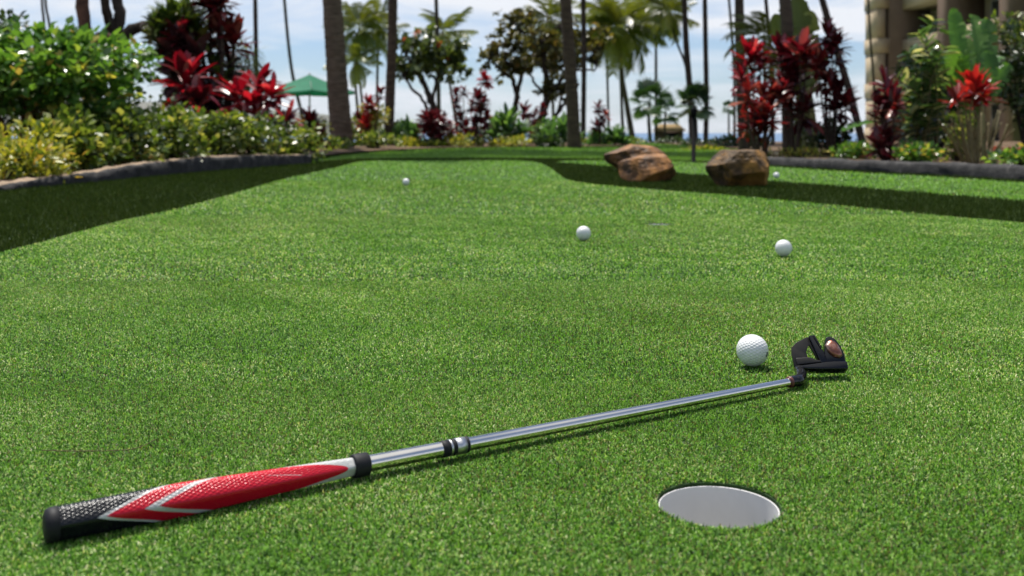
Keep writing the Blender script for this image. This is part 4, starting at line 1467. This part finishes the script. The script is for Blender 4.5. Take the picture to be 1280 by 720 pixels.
# the tall palms
palm('thickest palm trunk left of centre, pale brown and flared at its foot', [(415, 0), (419, 60), (422, 110), (426, 160), (428, 186)], 19.0, 27, 17, 'bark_pale', top=14.0, fl=2.4, flare=.25)
palm('second thick palm trunk left of centre, dark brown, beside the round plumeria tree', [(491, 0), (490, 60), (488, 110), (486, 168)], 21.5, 12.5, 9.5, 'bark_palm', top=14.0, fl=2.4)
palm('tall brown palm trunk standing on the lawn edge right of centre', [(707, 0), (711, 60), (715, 120), (718, 186)], 19.4, 16, 11.5, 'bark_palm', top=14.0, fl=2.4, flare=.2)
palm('straight dark palm trunk close beside the brown one on the lawn edge', [(729, 0), (730, 70), (729, 165)], 25, 6.5, 6, 'bark_dark', top=11, fl=2.2)
palm('thin dark palm trunk left of the green umbrella', [(319, 0), (320, 60), (321, 130)], 30, 6, 5, 'bark_dark', top=12, fl=2.2)
palm('thin leaning palm trunk passing just left of the green umbrella top', [(355, -5), (360, 50), (366, 95), (377, 142)], 48, 4.5, 3.5, 'bark_dark', top=15, fl=2.6, base_z=-.4)
palm('very thin leftmost distant palm trunk above the big shrub', [(52, -10), (53, 10), (56, 40)], 34, 3.4, 3, 'bark_dark', top=13, fl=2.2, base_z=0)
palm('very thin distant palm trunk right next to the leftmost one, leaning', [(56, -10), (58, 12), (63, 40)], 35, 3.4, 3, 'bark_dark', top=13, fl=2.2, base_z=0)
palm('thin dark palm trunk running up through the round plumeria tree', [(545, -5), (547, 60), (549, 165)], 42, 5.5, 4.5, 'bark_dark', top=14, fl=2.6, base_z=-.2)
# palms with their crowns in the picture
PB = dict(fl=1.9, base_z=-.5)
palm('bushy pale green coconut palm, largest of the clump right of the thickest trunk', [(449, 36), (444, 90), (448, 150)], 52, 4, 3.2, fl=2.1, base_z=-.5, nf=24)
palm('shorter coconut palm in front of the bushy one, its low crown touching the thickest trunk', [(446, 78), (450, 105), (455, 150)], 50, 4, 3.2, fl=1.6, base_z=-.5, nf=16)
palm('upright coconut palm with few fronds left of the second thick trunk', [(474, 34), (472, 80), (471, 150)], 54, 4, 3.2, fl=1.6, base_z=-.5, nf=18)
palm('coconut palm with arching yellow green fronds above the round plumeria tree', [(553, 40), (560, 90), (571, 160)], 50, 4, 3, fl=1.75, base_z=-.5, nf=20)
palm('coconut palm crown peeping over the olive trees left of the brown palm trunk', [(688, 26), (690, 90), (692, 160)], 48, 4.5, 3.4, fl=2.0, base_z=-.4, nf=22)
palm('big green coconut palm with a thick leaning trunk right of the straight dark trunk', [(773, 38), (777, 90), (785, 140), (792, 182)], 46, 8, 4.5, fl=2.35, base_z=-.3, nf=34)
palm('thin upright coconut palm inside the big green crown, left of its leaning trunk', [(774, 32), (776, 100), (779, 176)], 49, 4.5, 3.2, 'bark_dark', fl=2.0, base_z=-.4, nf=22)
palm('far coconut palm with a hair thin trunk left of the big green crown', [(757, 26), (759, 90), (761, 165)], 58, 3.4, 2.8, 'bark_dark', fl=1.9, base_z=-.6, nf=20)
palm('coconut palm with a straight thin trunk over the small thatched hut', [(819, 14), (820, 70), (820, 172)], 52, 4.8, 3.2, 'bark_dark', fl=2.0, base_z=-.5, nf=24)
palm('coconut palm with a slanting thin trunk joining the tall dark trunk at mid height', [(837, 16), (845, 50), (859, 92), (863, 172)], 44, 4, 3, 'bark_dark', fl=1.5, base_z=-.3, nf=22)
palm('tall dark palm trunk above the black post between the rocks', [(855, -3), (858, 60), (862, 110), (866, 180)], 28, 8.5, 5, 'bark_dark', top=12, fl=2.2)
palm('straight black palm trunk between the black post and the red ti cluster', [(881, -3), (882, 60), (883, 120), (882, 186)], 26, 6.5, 5.5, 'bark_dark', top=11, fl=2.2)
palm('tiny far palm with a round head standing against the sea', [(911, 136), (911, 155), (911, 178)], 56, 3, 2.4, 'bark_dark', fl=.55, base_z=-.5, nf=16, fm='f_fan', fronds=FAN)
palm('very thin bent palm trunk just left of the grey brown palm', [(911, -3), (915, 45), (918, 100), (918, 172)], 46, 3.6, 3, 'bark_dark', top=14, fl=2.2, base_z=-.3)
palm('slim grey brown palm trunk behind the single rock', [(924, -3), (925, 60), (927, 120), (930, 190)], 16.0, 14, 8.5, 'bark_palm', top=7.5, fl=2.0)
palm('dark thin palm trunk between the pale fronds above the red ti cluster', [(957, -3), (961, 40), (964, 75), (966, 170)], 24, 5, 4.5, 'bark_dark', top=9, fl=1.5)
palm('black palm trunk leaning strongly to the left beside the apartment building', [(1027, -3), (1045, 60), (1062, 115), (1079, 182)], 24, 10, 7, 'bark_dark', top=9, fl=2.2)
palm('hair thin palm trunk close to the corner of the apartment building', [(1085, -3), (1088, 50), (1092, 100), (1094, 165)], 50, 3.2, 2.8, 'bark_dark', top=14, fl=2.2, base_z=-.4)

# ================================================================== far middle
tree('round plumeria tree with orange blossoms and a forked black trunk', 27, 545, [
    ([(545, 176), (543, 140), (537, 122), (528, 100), (520, 78)], 10, 5), ([(540, 132), (530, 128), (516, 112), (506, 96)], 4.5, 3), ([(541, 128), (546, 100), (552, 75)], 5, 3), ([(528, 105), (514, 80), (508, 66)], 4, 2.5)],
    [(512, 55, 17, 15), (538, 60, 20, 18), (566, 78, 16, 16), (524, 80, 20, 14), (550, 84, 18, 12), (574, 66, 9, 12), (508, 88, 10, 8)], 1700, OVAL, .17, M['f_plum'], 'bark_dark', 10, 'plumeria_tree', None, flowers=[(507, 50, 3.2), (519, 44, 3.4), (523, 40, 2.6), (549, 55, 3.8), (560, 72, 2.4)], cat='plumeria')
tree('olive brown tree with a slanting fork, left of the two in the middle', 30, 640, [
    ([(640, 182), (641, 150), (646, 122), (640, 96), (630, 70)], 9, 4), ([(645, 125), (652, 95), (654, 65), (655, 40)], 6, 3), ([(641, 100), (622, 84), (612, 70)], 4, 2)],
    [(636, 40, 18, 16), (616, 66, 14, 13), (640, 70, 20, 15), (660, 50, 18, 18), (628, 82, 14, 9), (655, 84, 14, 9), (650, 25, 14, 9)], 1900, OVAL, .16, M['f_olive'], 'bark_dark', 9, 'shade_tree', 'olive brown shade trees')
tree('dense olive brown tree with bare zigzag branches behind the brown palm trunk', 28, 668, [
    ([(664, 184), (670, 160), (682, 132), (684, 105), (680, 75), (676, 50)], 12, 5), ([(683, 130), (698, 104), (712, 88), (730, 80)], 7, 3), ([(684, 120), (668, 104), (662, 88)], 4, 2.5),
    ([(678, 150), (696, 142), (714, 122), (724, 104)], 6, 2.5), ([(684, 140), (700, 128), (705, 104)], 4, 2), ([(712, 88), (738, 88), (748, 82)], 3, 2), ([(700, 135), (716, 142), (726, 138)], 3, 1.5), ([(676, 55), (690, 40), (700, 30)], 4, 2)],
    [(680, 48, 24, 18), (698, 62, 24, 16), (726, 58, 22, 18), (675, 72, 20, 13), (715, 38, 20, 14), (704, 84, 18, 8), (745, 64, 9, 9), (695, 112, 14, 8)], 2500, OVAL, .15, M['f_olive'], 'bark_dark', 12, 'shade_tree', 'olive brown shade trees', twigs=40)

AG = 'spiky blue green plants in the middle bed'
for lab, px, py, r, Y in (('blue green agave-like plant right of the second thick palm trunk', 509, 160, 20, 21.2), ('wide blue green plant under the left olive brown tree', 634, 156, 28, 21.5),
                          ('bright green banana-like plant left of the brown palm trunk', 703, 162, 24, 21.8), ('green spiky plant left of the leaning thick palm', 768, 168, 22, 23), ('small green spiky plant right of the brown palm trunk', 745, 172, 16, 22.5)):
    ti_plant(lab, [(px, py + 8, r * 1.15, 'f_bluegreen'), (px - r * .55, py + 12, r, 'f_bluegreen'), (px + r * .55, py + 12, r, 'f_bluegreen'), (px + r * .1, py + 2, r, 'f_bluegreen')], Y, px, 186, 'f_bluegreen', n=20, cane='cane', group=AG, wid=1.0, hi=1.3, lo=.15, tm=STRAP, name='spiky_plant', cat='spiky plant', bspread=.8)
shrub('red_shrub', 'rounded dark maroon shrub right of the second thick palm, below the plumeria tree', 'shrub', 520, 566, 140, 184, 20.0, 620, NARROW, 0.13, M['f_maroon'], dep=.6, lumps=9)
ti_plant('ti plant whose single round red head stands tallest in the middle bed', [(607, 99, 13, 'f_red')], 21.0, 603, 186, 'f_red', n=44, wid=1.4, lo=-.9)
ti_plant('dark maroon ti plant with many heads below the tallest round red head', [(597, 124, 15), (600, 142, 15), (608, 150, 13), (590, 132, 10), (604, 130, 12, 'f_red'), (594, 158, 14)], 20.6, 600, 186, 'f_maroon', n=30, wid=1.4, lo=-.7)
ti_plant('maroon ti plant with separate small heads right of the plumeria trunk', [(570, 118, 11), (580, 114, 9), (575, 150, 14), (583, 158, 12, 'f_red'), (572, 128, 9)], 20.8, 577, 186, 'f_maroon', n=30, wid=1.4, lo=-.7)
ti_plant('small maroon ti plant in the sky gap right of the straight dark palm trunk', [(748, 134, 11), (757, 145, 10, 'f_scarlet'), (746, 158, 13), (752, 150, 9)], 22.4, 750, 184, 'f_maroon', n=30, wid=1.4, lo=-.8)
ti_plant('low maroon ti plant between the two olive brown trees', [(655, 140, 15), (668, 146, 14), (662, 160, 12, 'f_rust'), (678, 136, 10)], 23, 664, 184, 'f_maroon', n=26, wid=1.4)
for x0, x1, y0, y1, Y, mt, lab, nm, ct, gr in (
        (496, 532, 172, 190, 19.6, 'f_croton', 'yellow green low croton at the lawn edge below the agave-like plant', 'croton_bush', 'croton', CR),
        (526, 558, 175, 189, 20.0, 'f_hedge', 'low olive shrub at the lawn edge below the rounded maroon shrub', 'hedge_shrub', 'shrub', None),
        (552, 604, 168, 189, 20.2, 'f_croton', 'yellow green low croton at the lawn edge below the maroon ti plants', 'croton_bush', 'croton', CR),
        (612, 668, 170, 189, 20.4, 'f_croton', 'brightest yellow low croton at the lawn edge under the left olive brown tree', 'croton_bush', 'croton', CR),
        (664, 702, 172, 187, 20.6, 'f_dark', 'low dark green shrub at the lawn edge left of the brown palm trunk', 'hedge_shrub', 'shrub', None),
        (724, 800, 170, 184, 24.5, 'f_hedge', 'low green shrub behind the lawn right of the brown palm trunk', 'hedge_shrub', 'shrub', None),
        (800, 862, 172, 187, 27.0, 'f_dark', 'low dark shrub behind the lawn below the thatched hut', 'hedge_shrub', 'shrub', None),
        (850, 905, 174, 191, 23.0, 'f_dark', 'dark green hedge at the lawn edge between the two rock groups', 'hedge_shrub', 'shrub', None),
        (895, 960, 172, 192, 20.0, 'f_dark', 'dark green hedge behind the single brown boulder', 'hedge_shrub', 'shrub', None),
        (560, 640, 160, 182, 26, 'f_dark', 'dark shrub behind the yellow crotons of the middle bed', 'hedge_shrub', 'shrub', None),
        (860, 905, 186, 194, 17.5, 'f_croton', 'thin strip of yellow green plants at the lawn edge behind the black post', 'croton_bush', 'croton', CR)):
    shrub(nm, lab, ct, x0, x1, y0, y1, Y, 620, NARROW if mt == 'f_croton' else OVAL, 0.09, M[mt], dep=1.0, lumps=11, group=gr)

for x0, x1, y0, y1, Y, mt, lab in ((470, 520, 156, 184, 22.5, 'f_dark', 'dark green shrub behind the agave-like plant beside the second thick palm trunk'), (602, 662, 146, 184, 24.5, 'f_dark', 'dark green shrub round the foot of the left olive brown tree'),
                                   (668, 716, 150, 184, 24.0, 'f_bluegreen', 'fresh green shrub round the foot of the dense olive brown tree'), (436, 476, 152, 186, 21.0, 'f_hedge', 'olive green shrub right of the thickest palm trunk behind the small red ti plant')):
    shrub('hedge_shrub', lab, 'shrub', x0, x1, y0, y1, Y, 600, OVAL, 0.12, M[mt], dep=1.2, lumps=12, spread=.40)
shrub('hedge_shrub', 'tall dark green shrub filling the gap between the ginger plant and the building', 'shrub', 1120, 1225, 62, 190, 12.6, 1300, OVAL, .10, M['f_dark'], dep=.8, lumps=15, spread=.40)

FP = 'small fan palms near the hut'
palm('small fan palm left of the thatched hut', [(812, 128), (811, 150), (813, 178)], 34, 5, 4, 'bark_dark', fl=.95, nf=20, fm='f_fan', fronds=FAN, group=FP)
palm('flat topped small fan palm right above the thatched hut roof', [(832, 140), (831, 158), (832, 178)], 36, 3.5, 3, 'bark_dark', fl=.8, nf=16, fm='f_fan', fronds=FAN, group=FP)
palm('small dark fan palm right behind the black post', [(868, 132), (868, 150), (869, 186)], 24, 9, 7, 'bark_dark', fl=.62, nf=24, fm='f_fan', fronds=FAN, group=FP)

# black garden post on the lawn between the rocks
Yp = F * CAMH / (204.5 - HZ)
pw = W(867, HZ, Yp)
post = thing('garden_post', 'slender black garden post on the lawn between the two rock groups', 'post', (pw.x, Yp, 0))
M['post'] = plain('black_post_paint', (0.006, 0.006, 0.007), 0.9, 0.0, 0.08)
mb = MB()
mb.tube([(pw.x, Yp, 0.0), (pw.x, Yp, .012), (pw.x, Yp, .0125), (pw.x, Yp, .50)], [.036, .036, .024, .023], 16)
mb.build('shaft', M['post'], post)
mb = MB()
mb.tube([(pw.x, Yp, .50), (pw.x, Yp, .505), (pw.x, Yp, .58), (pw.x, Yp, .60)], [.024, .034, .034, .008], 16)
mb.build('lamp_cap', M['post'], post)

# green umbrella
Yu = 40.0
ua = W(387, 93, Yu)
gu = land_z(ua.x, Yu)
um = thing('patio_umbrella', 'green square patio umbrella behind the thickest palm trunk', 'umbrella', (ua.x, Yu, gu))
M['canvas'] = leaf_mat('green_canvas', [(0, (0.010, 0.16, 0.085)), (1, (0.014, 0.20, 0.105))], rough=.8, trans=.30, tint=(.9, 1.1, .95))
ez = W(387, 114.5, Yu).z
hw = 1.78
mb = MB()
cs = [Vector((ua.x + hw * math.cos(a) * 1.02, Yu + hw * math.sin(a) * 1.02, ez)) for a in (0.25, 0.25 + PI / 2, 0.25 + PI, 0.25 + 1.5 * PI)]
V, F4, F3 = [], [], []
nseg = 6
for i in range(4):
    a, b = cs[i], cs[(i + 1) % 4]
    base = len(V)
    for j in range(nseg + 1):
        t = j / nseg
        l, r_ = ua.lerp(a, t), ua.lerp(b, t)
        for k in range(nseg + 1):
            q = l.lerp(r_, k / nseg)
            q.z -= .10 * t * 4 * (k / nseg) * (1 - k / nseg) * .6 + .10 * t * (1 - t)
            V.append(tuple(q))
    for j in range(nseg):
        for k in range(nseg):
            p_ = base + j * (nseg + 1) + k
            F4.append((p_, p_ + nseg + 1, p_ + nseg + 2, p_ + 1))
    # hanging hem
    hb = len(V)
    for k in range(nseg + 1):
        q = V[base + nseg * (nseg + 1) + k]
        V += [q, (q[0], q[1], q[2] - .10)]
    for k in range(nseg):
        F4.append((hb + 2 * k, hb + 2 * k + 1, hb + 2 * k + 3, hb + 2 * k + 2))
mk('canopy', V, [np.array(F4)], M['canvas'], um, smooth=False, rnd=rng.uniform(0, 1, len(V)))
M['pole'] = plain('grey_pole', (0.16, 0.15, 0.14), 0.5)
mb = MB()
mb.tube([(ua.x, Yu, gu), (ua.x, Yu, ua.z + .06)], .035, 12)
mb.build('pole', M['pole'], um)
for q in cs:
    mb = MB()
    mb.tube([(ua.x, Yu, ua.z - .08), tuple(q + Vector((0, 0, .02)))], .014, 6)
    mb.build('rib', M['pole'], um)
mb = MB()
mb.tube([(ua.x, Yu, gu), (ua.x, Yu, gu + .08)], .3, 20)
mb.build('base', M['pole'], um)

# thatched hut by the shore
Yh = 52.0
h0, h1 = W(823, 163, Yh), W(854, 177, Yh)
gh = land_z(h0.x, Yh) - .05
hut = thing('thatched_hut', 'small brown hut with a straw roof near the shore', 'hut', ((h0.x + h1.x) / 2, Yh, gh))
M['wood'] = noise_mat('dark_wood', [(0.3, (0.04, 0.026, 0.017)), (0.7, (0.10, 0.06, 0.036))], scale=6, rough=.85, bump=.5, stretch=(8, 8, 1))
M['thatch'] = noise_mat('straw_thatch', [(0.3, (0.24, 0.16, 0.07)), (0.7, (0.48, 0.34, 0.17))], scale=10, rough=.95, bump=.9, bdist=.03, stretch=(6, 6, 1))
mb = MB()
mb.box((h0.x, Yh, gh), (h1.x, Yh + 1.4, h0.z))
mb.build('wall', M['wood'], hut, smooth=False)
x0, x1, zt, ze = h0.x - .1, h1.x + .15, W(0, 155, Yh).z, h0.z - .03
V = [(x0, Yh - .2, ze), (x1, Yh - .2, ze), (x1, Yh + 1.6, ze), (x0, Yh + 1.6, ze), (x0 + .28, Yh + .6, zt), (x1 - .28, Yh + .6, zt), (x1 - .28, Yh + .8, zt), (x0 + .28, Yh + .8, zt)]
mk('roof', V, [np.array([(0, 3, 2, 1), (4, 5, 6, 7), (0, 1, 5, 4), (1, 2, 6, 5), (2, 3, 7, 6), (3, 0, 4, 7)])], M['thatch'], hut, smooth=False)
mb = MB()
mb.box((h0.x + .25, Yh - .02, h0.z - .42), (h1.x - .25, Yh - .003, h0.z - .12))
mb.build('serving_hatch', M['post'], hut, smooth=False)

# ================================================================== right side
ti_plant('bright red ti plant, tallest and leftmost of the right hand cluster', [(938, 76, 31, 'f_red'), (928, 98, 26, 'f_red'), (950, 84, 26, 'f_maroon'), (944, 66, 21, 'f_red')], 11.4, 945, 196, 'f_red', n=22, wid=1.15)
ti_plant('rusty red ti plant low in front of the slim grey brown palm', [(934, 120, 26), (952, 124, 26), (966, 130, 26), (942, 142, 26), (958, 148, 29), (936, 158, 23), (975, 120, 22), (950, 165, 21, 'f_maroon')], 10.9, 950, 198, 'f_rust', n=24, wid=1.15)
ti_plant('dark maroon ti plant in front of the thick brown trunk above the right kerb', [(976, 70, 28), (986, 84, 30), (1000, 66, 30), (992, 104, 30), (978, 112, 25), (986, 128, 30), (1008, 76, 21, 'f_rust'), (1004, 140, 30)], 11.6, 990, 196, 'f_maroon', n=28, wid=1.25)
ti_plant('purple black ti plant right of the large green leaf, before the leaning black palm', [(1034, 45, 26), (1046, 56, 23), (1022, 82, 29, 'f_rust'), (1030, 96, 26), (1040, 70, 23), (1050, 118, 26), (1044, 134, 26), (1058, 130, 21), (1038, 108, 23)], 11.8, 1040, 194, 'f_maroon', n=26, wid=1.15)
palm('thick brown trunk rising through the dark maroon ti plant above the right kerb', [(981, -3), (982, 60), (984, 120), (986, 196)], 12.6, 16, 13.5, 'bark_palm', top=8.5, fl=1.8, lean_y=3.0)
paddles('tall plant with one huge dull green leaf and thick green stems behind the ti cluster', [
    (1004, 122, 998, -8, 30, .2), (1008, 116, 1012, -2, 28, .1), (1010, 112, 1024, 22, 26, .3), (986, 116, 984, 2, 26, .3), (1000, 118, 968, 16, 22, .1), (1012, 120, 1030, 50, 22, .2), (996, 124, 990, 40, 26, .1)], 12.9, 1006, 'f_banana_dark', stems=[(1012, 1008, 110, 20, 13), (996, 1000, 118, 15, 10), (1018, 1012, 125, 13, 9)])
palm('feathery green palm sapling between the slim grey palm and the huge leaf', [(955, 50), (956, 100), (957, 180)], 15, 5, 4, 'bark_palm', fl=.72, nf=18)
shrub('hedge_shrub', 'dark green shrub behind the right kerb below the purple black ti plant', 'shrub', 1000, 1062, 148, 200, 12.4, 650, OVAL, .07, M['f_dark'], dep=.6, lumps=10)
shrub('hedge_shrub', 'low bright green plants along the right kerb below the leaning palm', 'shrub', 1034, 1100, 176, 202, 10.6, 480, OVAL, .05, M['f_bush'], dep=.5, lumps=9)
shrub('croton_bush', 'tiny yellow green plants on the right kerb behind the single boulder', 'croton', 950, 1035, 186, 200, 11.2, 260, NARROW, .05, M['f_croton'], dep=.4, lumps=9, group=CR)
paddles('single long pale green leaf reaching left of the right dark ti plant', [(1098, 152, 1052, 160, 13, -.2)], 10.4, 1098, 'f_banana', name='leafy_plant', cat='plant')

ti_plant('dark maroon ti plant below the corner of the building', [(1106, 104, 23), (1112, 122, 23), (1100, 134, 23), (1118, 132, 23, 'f_rust'), (1106, 150, 25), (1098, 184, 23), (1112, 184, 23), (1105, 172, 21)], 9.9, 1106, 202, 'f_maroon', n=26, wid=1.25)
# shell ginger: arching canes with paired glossy leaves
def ginger(label, canes, Y, bx, ln=.17):
    g = gz((bx - 640) * Y / F, Y)
    root = thing('ginger_plant', label, 'ginger plant', ((bx - 640) * Y / F, Y, g))
    for (tx, ty, cv) in canes:
        yo = rng.uniform(-.35, .35)
        a, b = np.array(W(bx, HZ, Y)), np.array(W(tx, ty, Y + yo))
        a[2] = g
        a[0] += rng.uniform(-.12, .12)
        m_ = (a + b) / 2 + np.array([-(b[0] - a[0]) * .25, 0, cv])
        L = np.array(smooth_poly([tuple(a), tuple(m_), tuple(b)], 10))
        cb = MB()
        cb.tube(L, np.linspace(.011, .004, len(L)), 6)
        lb = MB()
        for i in range(6, len(L)):
            T = L[min(i + 1, len(L) - 1)] - L[i - 1]
            T /= np.linalg.norm(T)
            s = np.cross(T, np.array([0, 1.0, .3]))
            s /= np.linalg.norm(s)
            for sg_ in (-1, 1):
                d = (s * sg_ * .9 + T * .6 + np.array([0, rng.uniform(-.5, .3), -.15]))[None]
                sc_ = ln * rng.uniform(.7, 1.2)
                lb.inst(STRAP[rng.integers(0, 4)], L[i][None], d, UP + unit(1) * .3, np.array([[sc_ * 1.6, sc_, sc_]]), np.array([rng.uniform(0, 1)]))
        c = cb.build('cane', M['cane'], root)
        lb.build('leaves', M['f_ginger'], c)
    return root


ginger('arching ginger plant, glossy leaves with painted-in highlights, left of the tall banana leaves', [(1122, 98, .15), (1136, 66, .2), (1150, 42, .2), (1166, 26, .2), (1128, 120, .1), (1146, 92, .15), (1162, 70, .2), (1172, 96, .15), (1150, 124, .1), (1168, 132, .1), (1180, 60, .2), (1138, 142, .05), (1158, 112, .1), (1176, 120, .1), (1140, 108, .1), (1184, 90, .1)], 10.4, 1158)
paddles('tall banana plant with broad upright green leaves above the scarlet ti plant', [
    (1204, 122, 1193, 8, 20, .1), (1210, 120, 1204, 2, 24, .2), (1216, 118, 1214, 6, 30, .25), (1222, 118, 1224, 10, 28, .35), (1226, 120, 1238, 20, 26, .3), (1208, 126, 1180, 56, 22, -.1), (1230, 124, 1254, 40, 26, .2), (1222, 130, 1264, 78, 24, -.1), (1200, 126, 1190, 60, 22, -.15), (1226, 126, 1244, 60, 26, -.1)], 10.6, 1216, 'f_banana', stems=[(1214, 1212, 120, 18, 11), (1224, 1224, 122, 14, 10)])
shrub('fern_shrub', 'tall dark feathery green shrub at the right edge before the building', 'shrub', 1226, 1345, 22, 165, 12.0, 1500, NARROW, .10, M['f_dark'], dep=.9, lumps=16, up=.2)
shrub('fern_shrub', 'yellow tipped green shrub above the dark feathery one at the right edge', 'shrub', 1228, 1340, 10, 72, 12.6, 520, NARROW, .09, M['f_hedge'], dep=.6, lumps=10, up=.4)
# scarlet ti on a fan of bare canes
ti_plant('scarlet ti plant on a fan of bare canes in front of the banana leaves', [(1218, 112, 33, 'f_scarlet'), (1206, 120, 27, 'f_scarlet'), (1228, 116, 28, 'f_scarlet'), (1216, 128, 24, 'f_red'), (1196, 124, 22, 'f_rust')], 8.8, 1218, 205, 'f_scarlet', n=17, cane='cane', wid=1.2, hi=1.2, lo=-.1)
g = gz(4.1, 9.0)
reed = thing('reed_clump', 'clump of bare tan canes fanning out behind the right kerb', 'cane clump', ((1222 - 640) * 9.0 / F, 9.0, g))
for k in range(26):
    tx = 1176 + 92 * k / 25 + rng.uniform(-3, 3)
    a = Vector(((1222 + (tx - 1222) * .42 - 640) * 9.0 / F, 9.0 + rng.uniform(-.12, .15), g - .02))
    b = W(tx, rng.uniform(128, 150) + abs(tx - 1222) * .35, 9.0 + rng.uniform(-.2, .2))
    mb = MB()
    mb.tube(smooth_poly([tuple(a), tuple(a.lerp(b, .5) + Vector((0, 0, .03))), tuple(b)], 5), np.linspace(.011, .006, 11), 6, rings=.1)
    mb.build('cane', M['cane'], reed)
for x0, x1, y0, y1, Y, mt, lab in ((1120, 1182, 176, 204, 9.4, 'f_bush', 'low green plants on the right kerb between the dark maroon ti and the cane clump'), (1232, 1330, 184, 214, 8.0, 'f_bush', 'low green plants on the right kerb at the right edge'),
                                   (1112, 1200, 130, 196, 11.4, 'f_dark', 'dark green mass behind the ginger plant stems'), (1180, 1212, 140, 206, 9.6, 'f_hedge', 'small upright olive plant left of the bare tan canes')):
    shrub('hedge_shrub', lab, 'shrub', x0, x1, y0, y1, Y, 520, OVAL, .055, M[mt], dep=.45, lumps=9)
shrub('red_flower_bed', 'low red flowers at the foot of the building by the right edge', 'flowers', 1238, 1300, 186, 195, 13, 240, OVAL, .05, M['f_scarlet'], dep=.5, lumps=8)

M['paving'] = noise_mat('paving', [(0.3, (0.30, 0.26, 0.21)), (0.7, (0.40, 0.35, 0.28))], scale=3, rough=.9, bump=.3, bscale=40)
sheet('pavement', [(16, 31.5), (46, 31.5), (46, 60), (46, 74), (16, 74), (16, 60)], 0, M['paving'], zf=lambda x, y: land_z(x, y) + .012)['kind'] = 'structure'

# ------------------------------------------------------------------ the apartment building
M['stucco'] = noise_mat('tan_stucco', [(0.3, (0.34, 0.265, 0.175)), (0.7, (0.41, 0.32, 0.215))], scale=1.5, rough=.9, bump=.2, bdist=.01, bscale=60)
M['stucco_brown'] = noise_mat('brown_stucco', [(0.3, (0.10, 0.066, 0.045)), (0.7, (0.135, 0.09, 0.062))], scale=1.5, rough=.9, bump=.2, bdist=.01, bscale=60)
M['glass'] = plain('window_glass', (0.02, 0.026, 0.03), 0.08, 0.0, 0.8)
M['alu'] = plain('window_frame_paint', (0.30, 0.28, 0.25), 0.5)
BX, BY0, BY1, FLOORS, FH = 25.9, 26.0, 66.0, 5, 2.95
bz = -.3
bld = thing('apartment_building', 'tan and brown apartment building with stacked balconies beyond the right garden', 'building', (BX, BY1, bz))
z1 = bz + FLOORS * FH
mb = MB()
mb.box((BX + 1.6, BY0, bz - 1.2), (BX + 16, BY1, z1))
mb.build('wall', M['stucco'], bld, smooth=False)
mb = MB()
mb.box((BX - .3, BY0 - .3, z1 + .003), (BX + 16.3, BY1 + .3, z1 + .5))
mb.build('roof', M['stucco_brown'], bld, smooth=False)
ys = [66.0, 58.6, 51.2, 43.8, 36.4, 29.0]
for k, y in enumerate(ys):
    mb = MB()
    mb.box((BX - (1.05 if k == 0 else .5), y - 1.5, bz - 1.2), (BX + 1.597, y, z1))
    mb.build('pillar', M['stucco_brown'], bld, smooth=False)
    if k == len(ys) - 1:
        break
    for fl_ in range(FLOORS):
        zf = bz + fl_ * FH
        ya, yb_ = ys[k + 1] + .003, y - 1.503
        if fl_ > 0:
            mb = MB()
            mb.box((BX + .02, ya, zf - .15), (BX + 1.597, yb_, zf + .1))
            mb.box((BX - .25, ya, zf - .15), (BX - .003, yb_, zf + .80))
            mb.build('balcony', M['stucco'], bld, smooth=False)
        fr = MB()
        ym, hw_ = (ya + yb_) / 2, 2.1
        for (p0, p1) in (((ym - hw_, zf + .12), (ym + hw_, zf + .2)), ((ym - hw_, zf + 2.22), (ym + hw_, zf + 2.3)), ((ym - hw_, zf + .203), (ym - hw_ + .08, zf + 2.217)), ((ym + hw_ - .08, zf + .203), (ym + hw_, zf + 2.217)), ((ym - .04, zf + .203), (ym + .04, zf + 2.217))):
            fr.box((BX + 1.54, p0[0], p0[1]), (BX + 1.597, p1[0], p1[1]))
        w_ = fr.build('window', M['alu'], bld, smooth=False)
        gl = MB()
        gl.box((BX + 1.57, ym - hw_ + .083, zf + .203), (BX + 1.594, ym - .043, zf + 2.217))
        gl.box((BX + 1.57, ym + .043, zf + .203), (BX + 1.594, ym + hw_ - .083, zf + 2.217))
        gl.build('pane', M['glass'], w_, smooth=False)
# end stack of balconies that projects at the far corner
for fl_ in range(FLOORS):
    zf = bz + fl_ * FH
    mb = MB()
    mb.box((BX - 2.0, 64.6, zf + .0), (BX - 1.053, 66.6, zf + .95))
    mb.build('balcony', M['stucco'], bld, smooth=False)
    mb = MB()
    mb.box((BX - 1.96, 64.66, zf + .953), (BX - 1.30, 66.5, zf + FH - .003))
    mb.build('wall_panel', M['stucco'], bld, smooth=False)
    mb = MB()
    mb.box((BX - 1.29, 65.3, zf + 1.0), (BX - 1.06, 65.36, zf + FH - .1))
    mb.build('pane', M['glass'], bld, smooth=False)


# ------------------------------------------------------------------ the air
hz, nt, out = newmat('haze')
pv = nt.nodes.new('ShaderNodeVolumePrincipled')
pv.inputs['Color'].default_value = (0.88, 0.94, 1.0, 1)
pv.inputs['Density'].default_value = HAZE
pv.inputs['Anisotropy'].default_value = 0.0
nt.links.new(pv.outputs[0], out.inputs['Volume'])
mb = MB()
mb.box((-17000, -2000, -8), (17000, 24500, 620))
h_ = mb.build('haze', hz, None, smooth=False)
h_['kind'] = 'stuff'
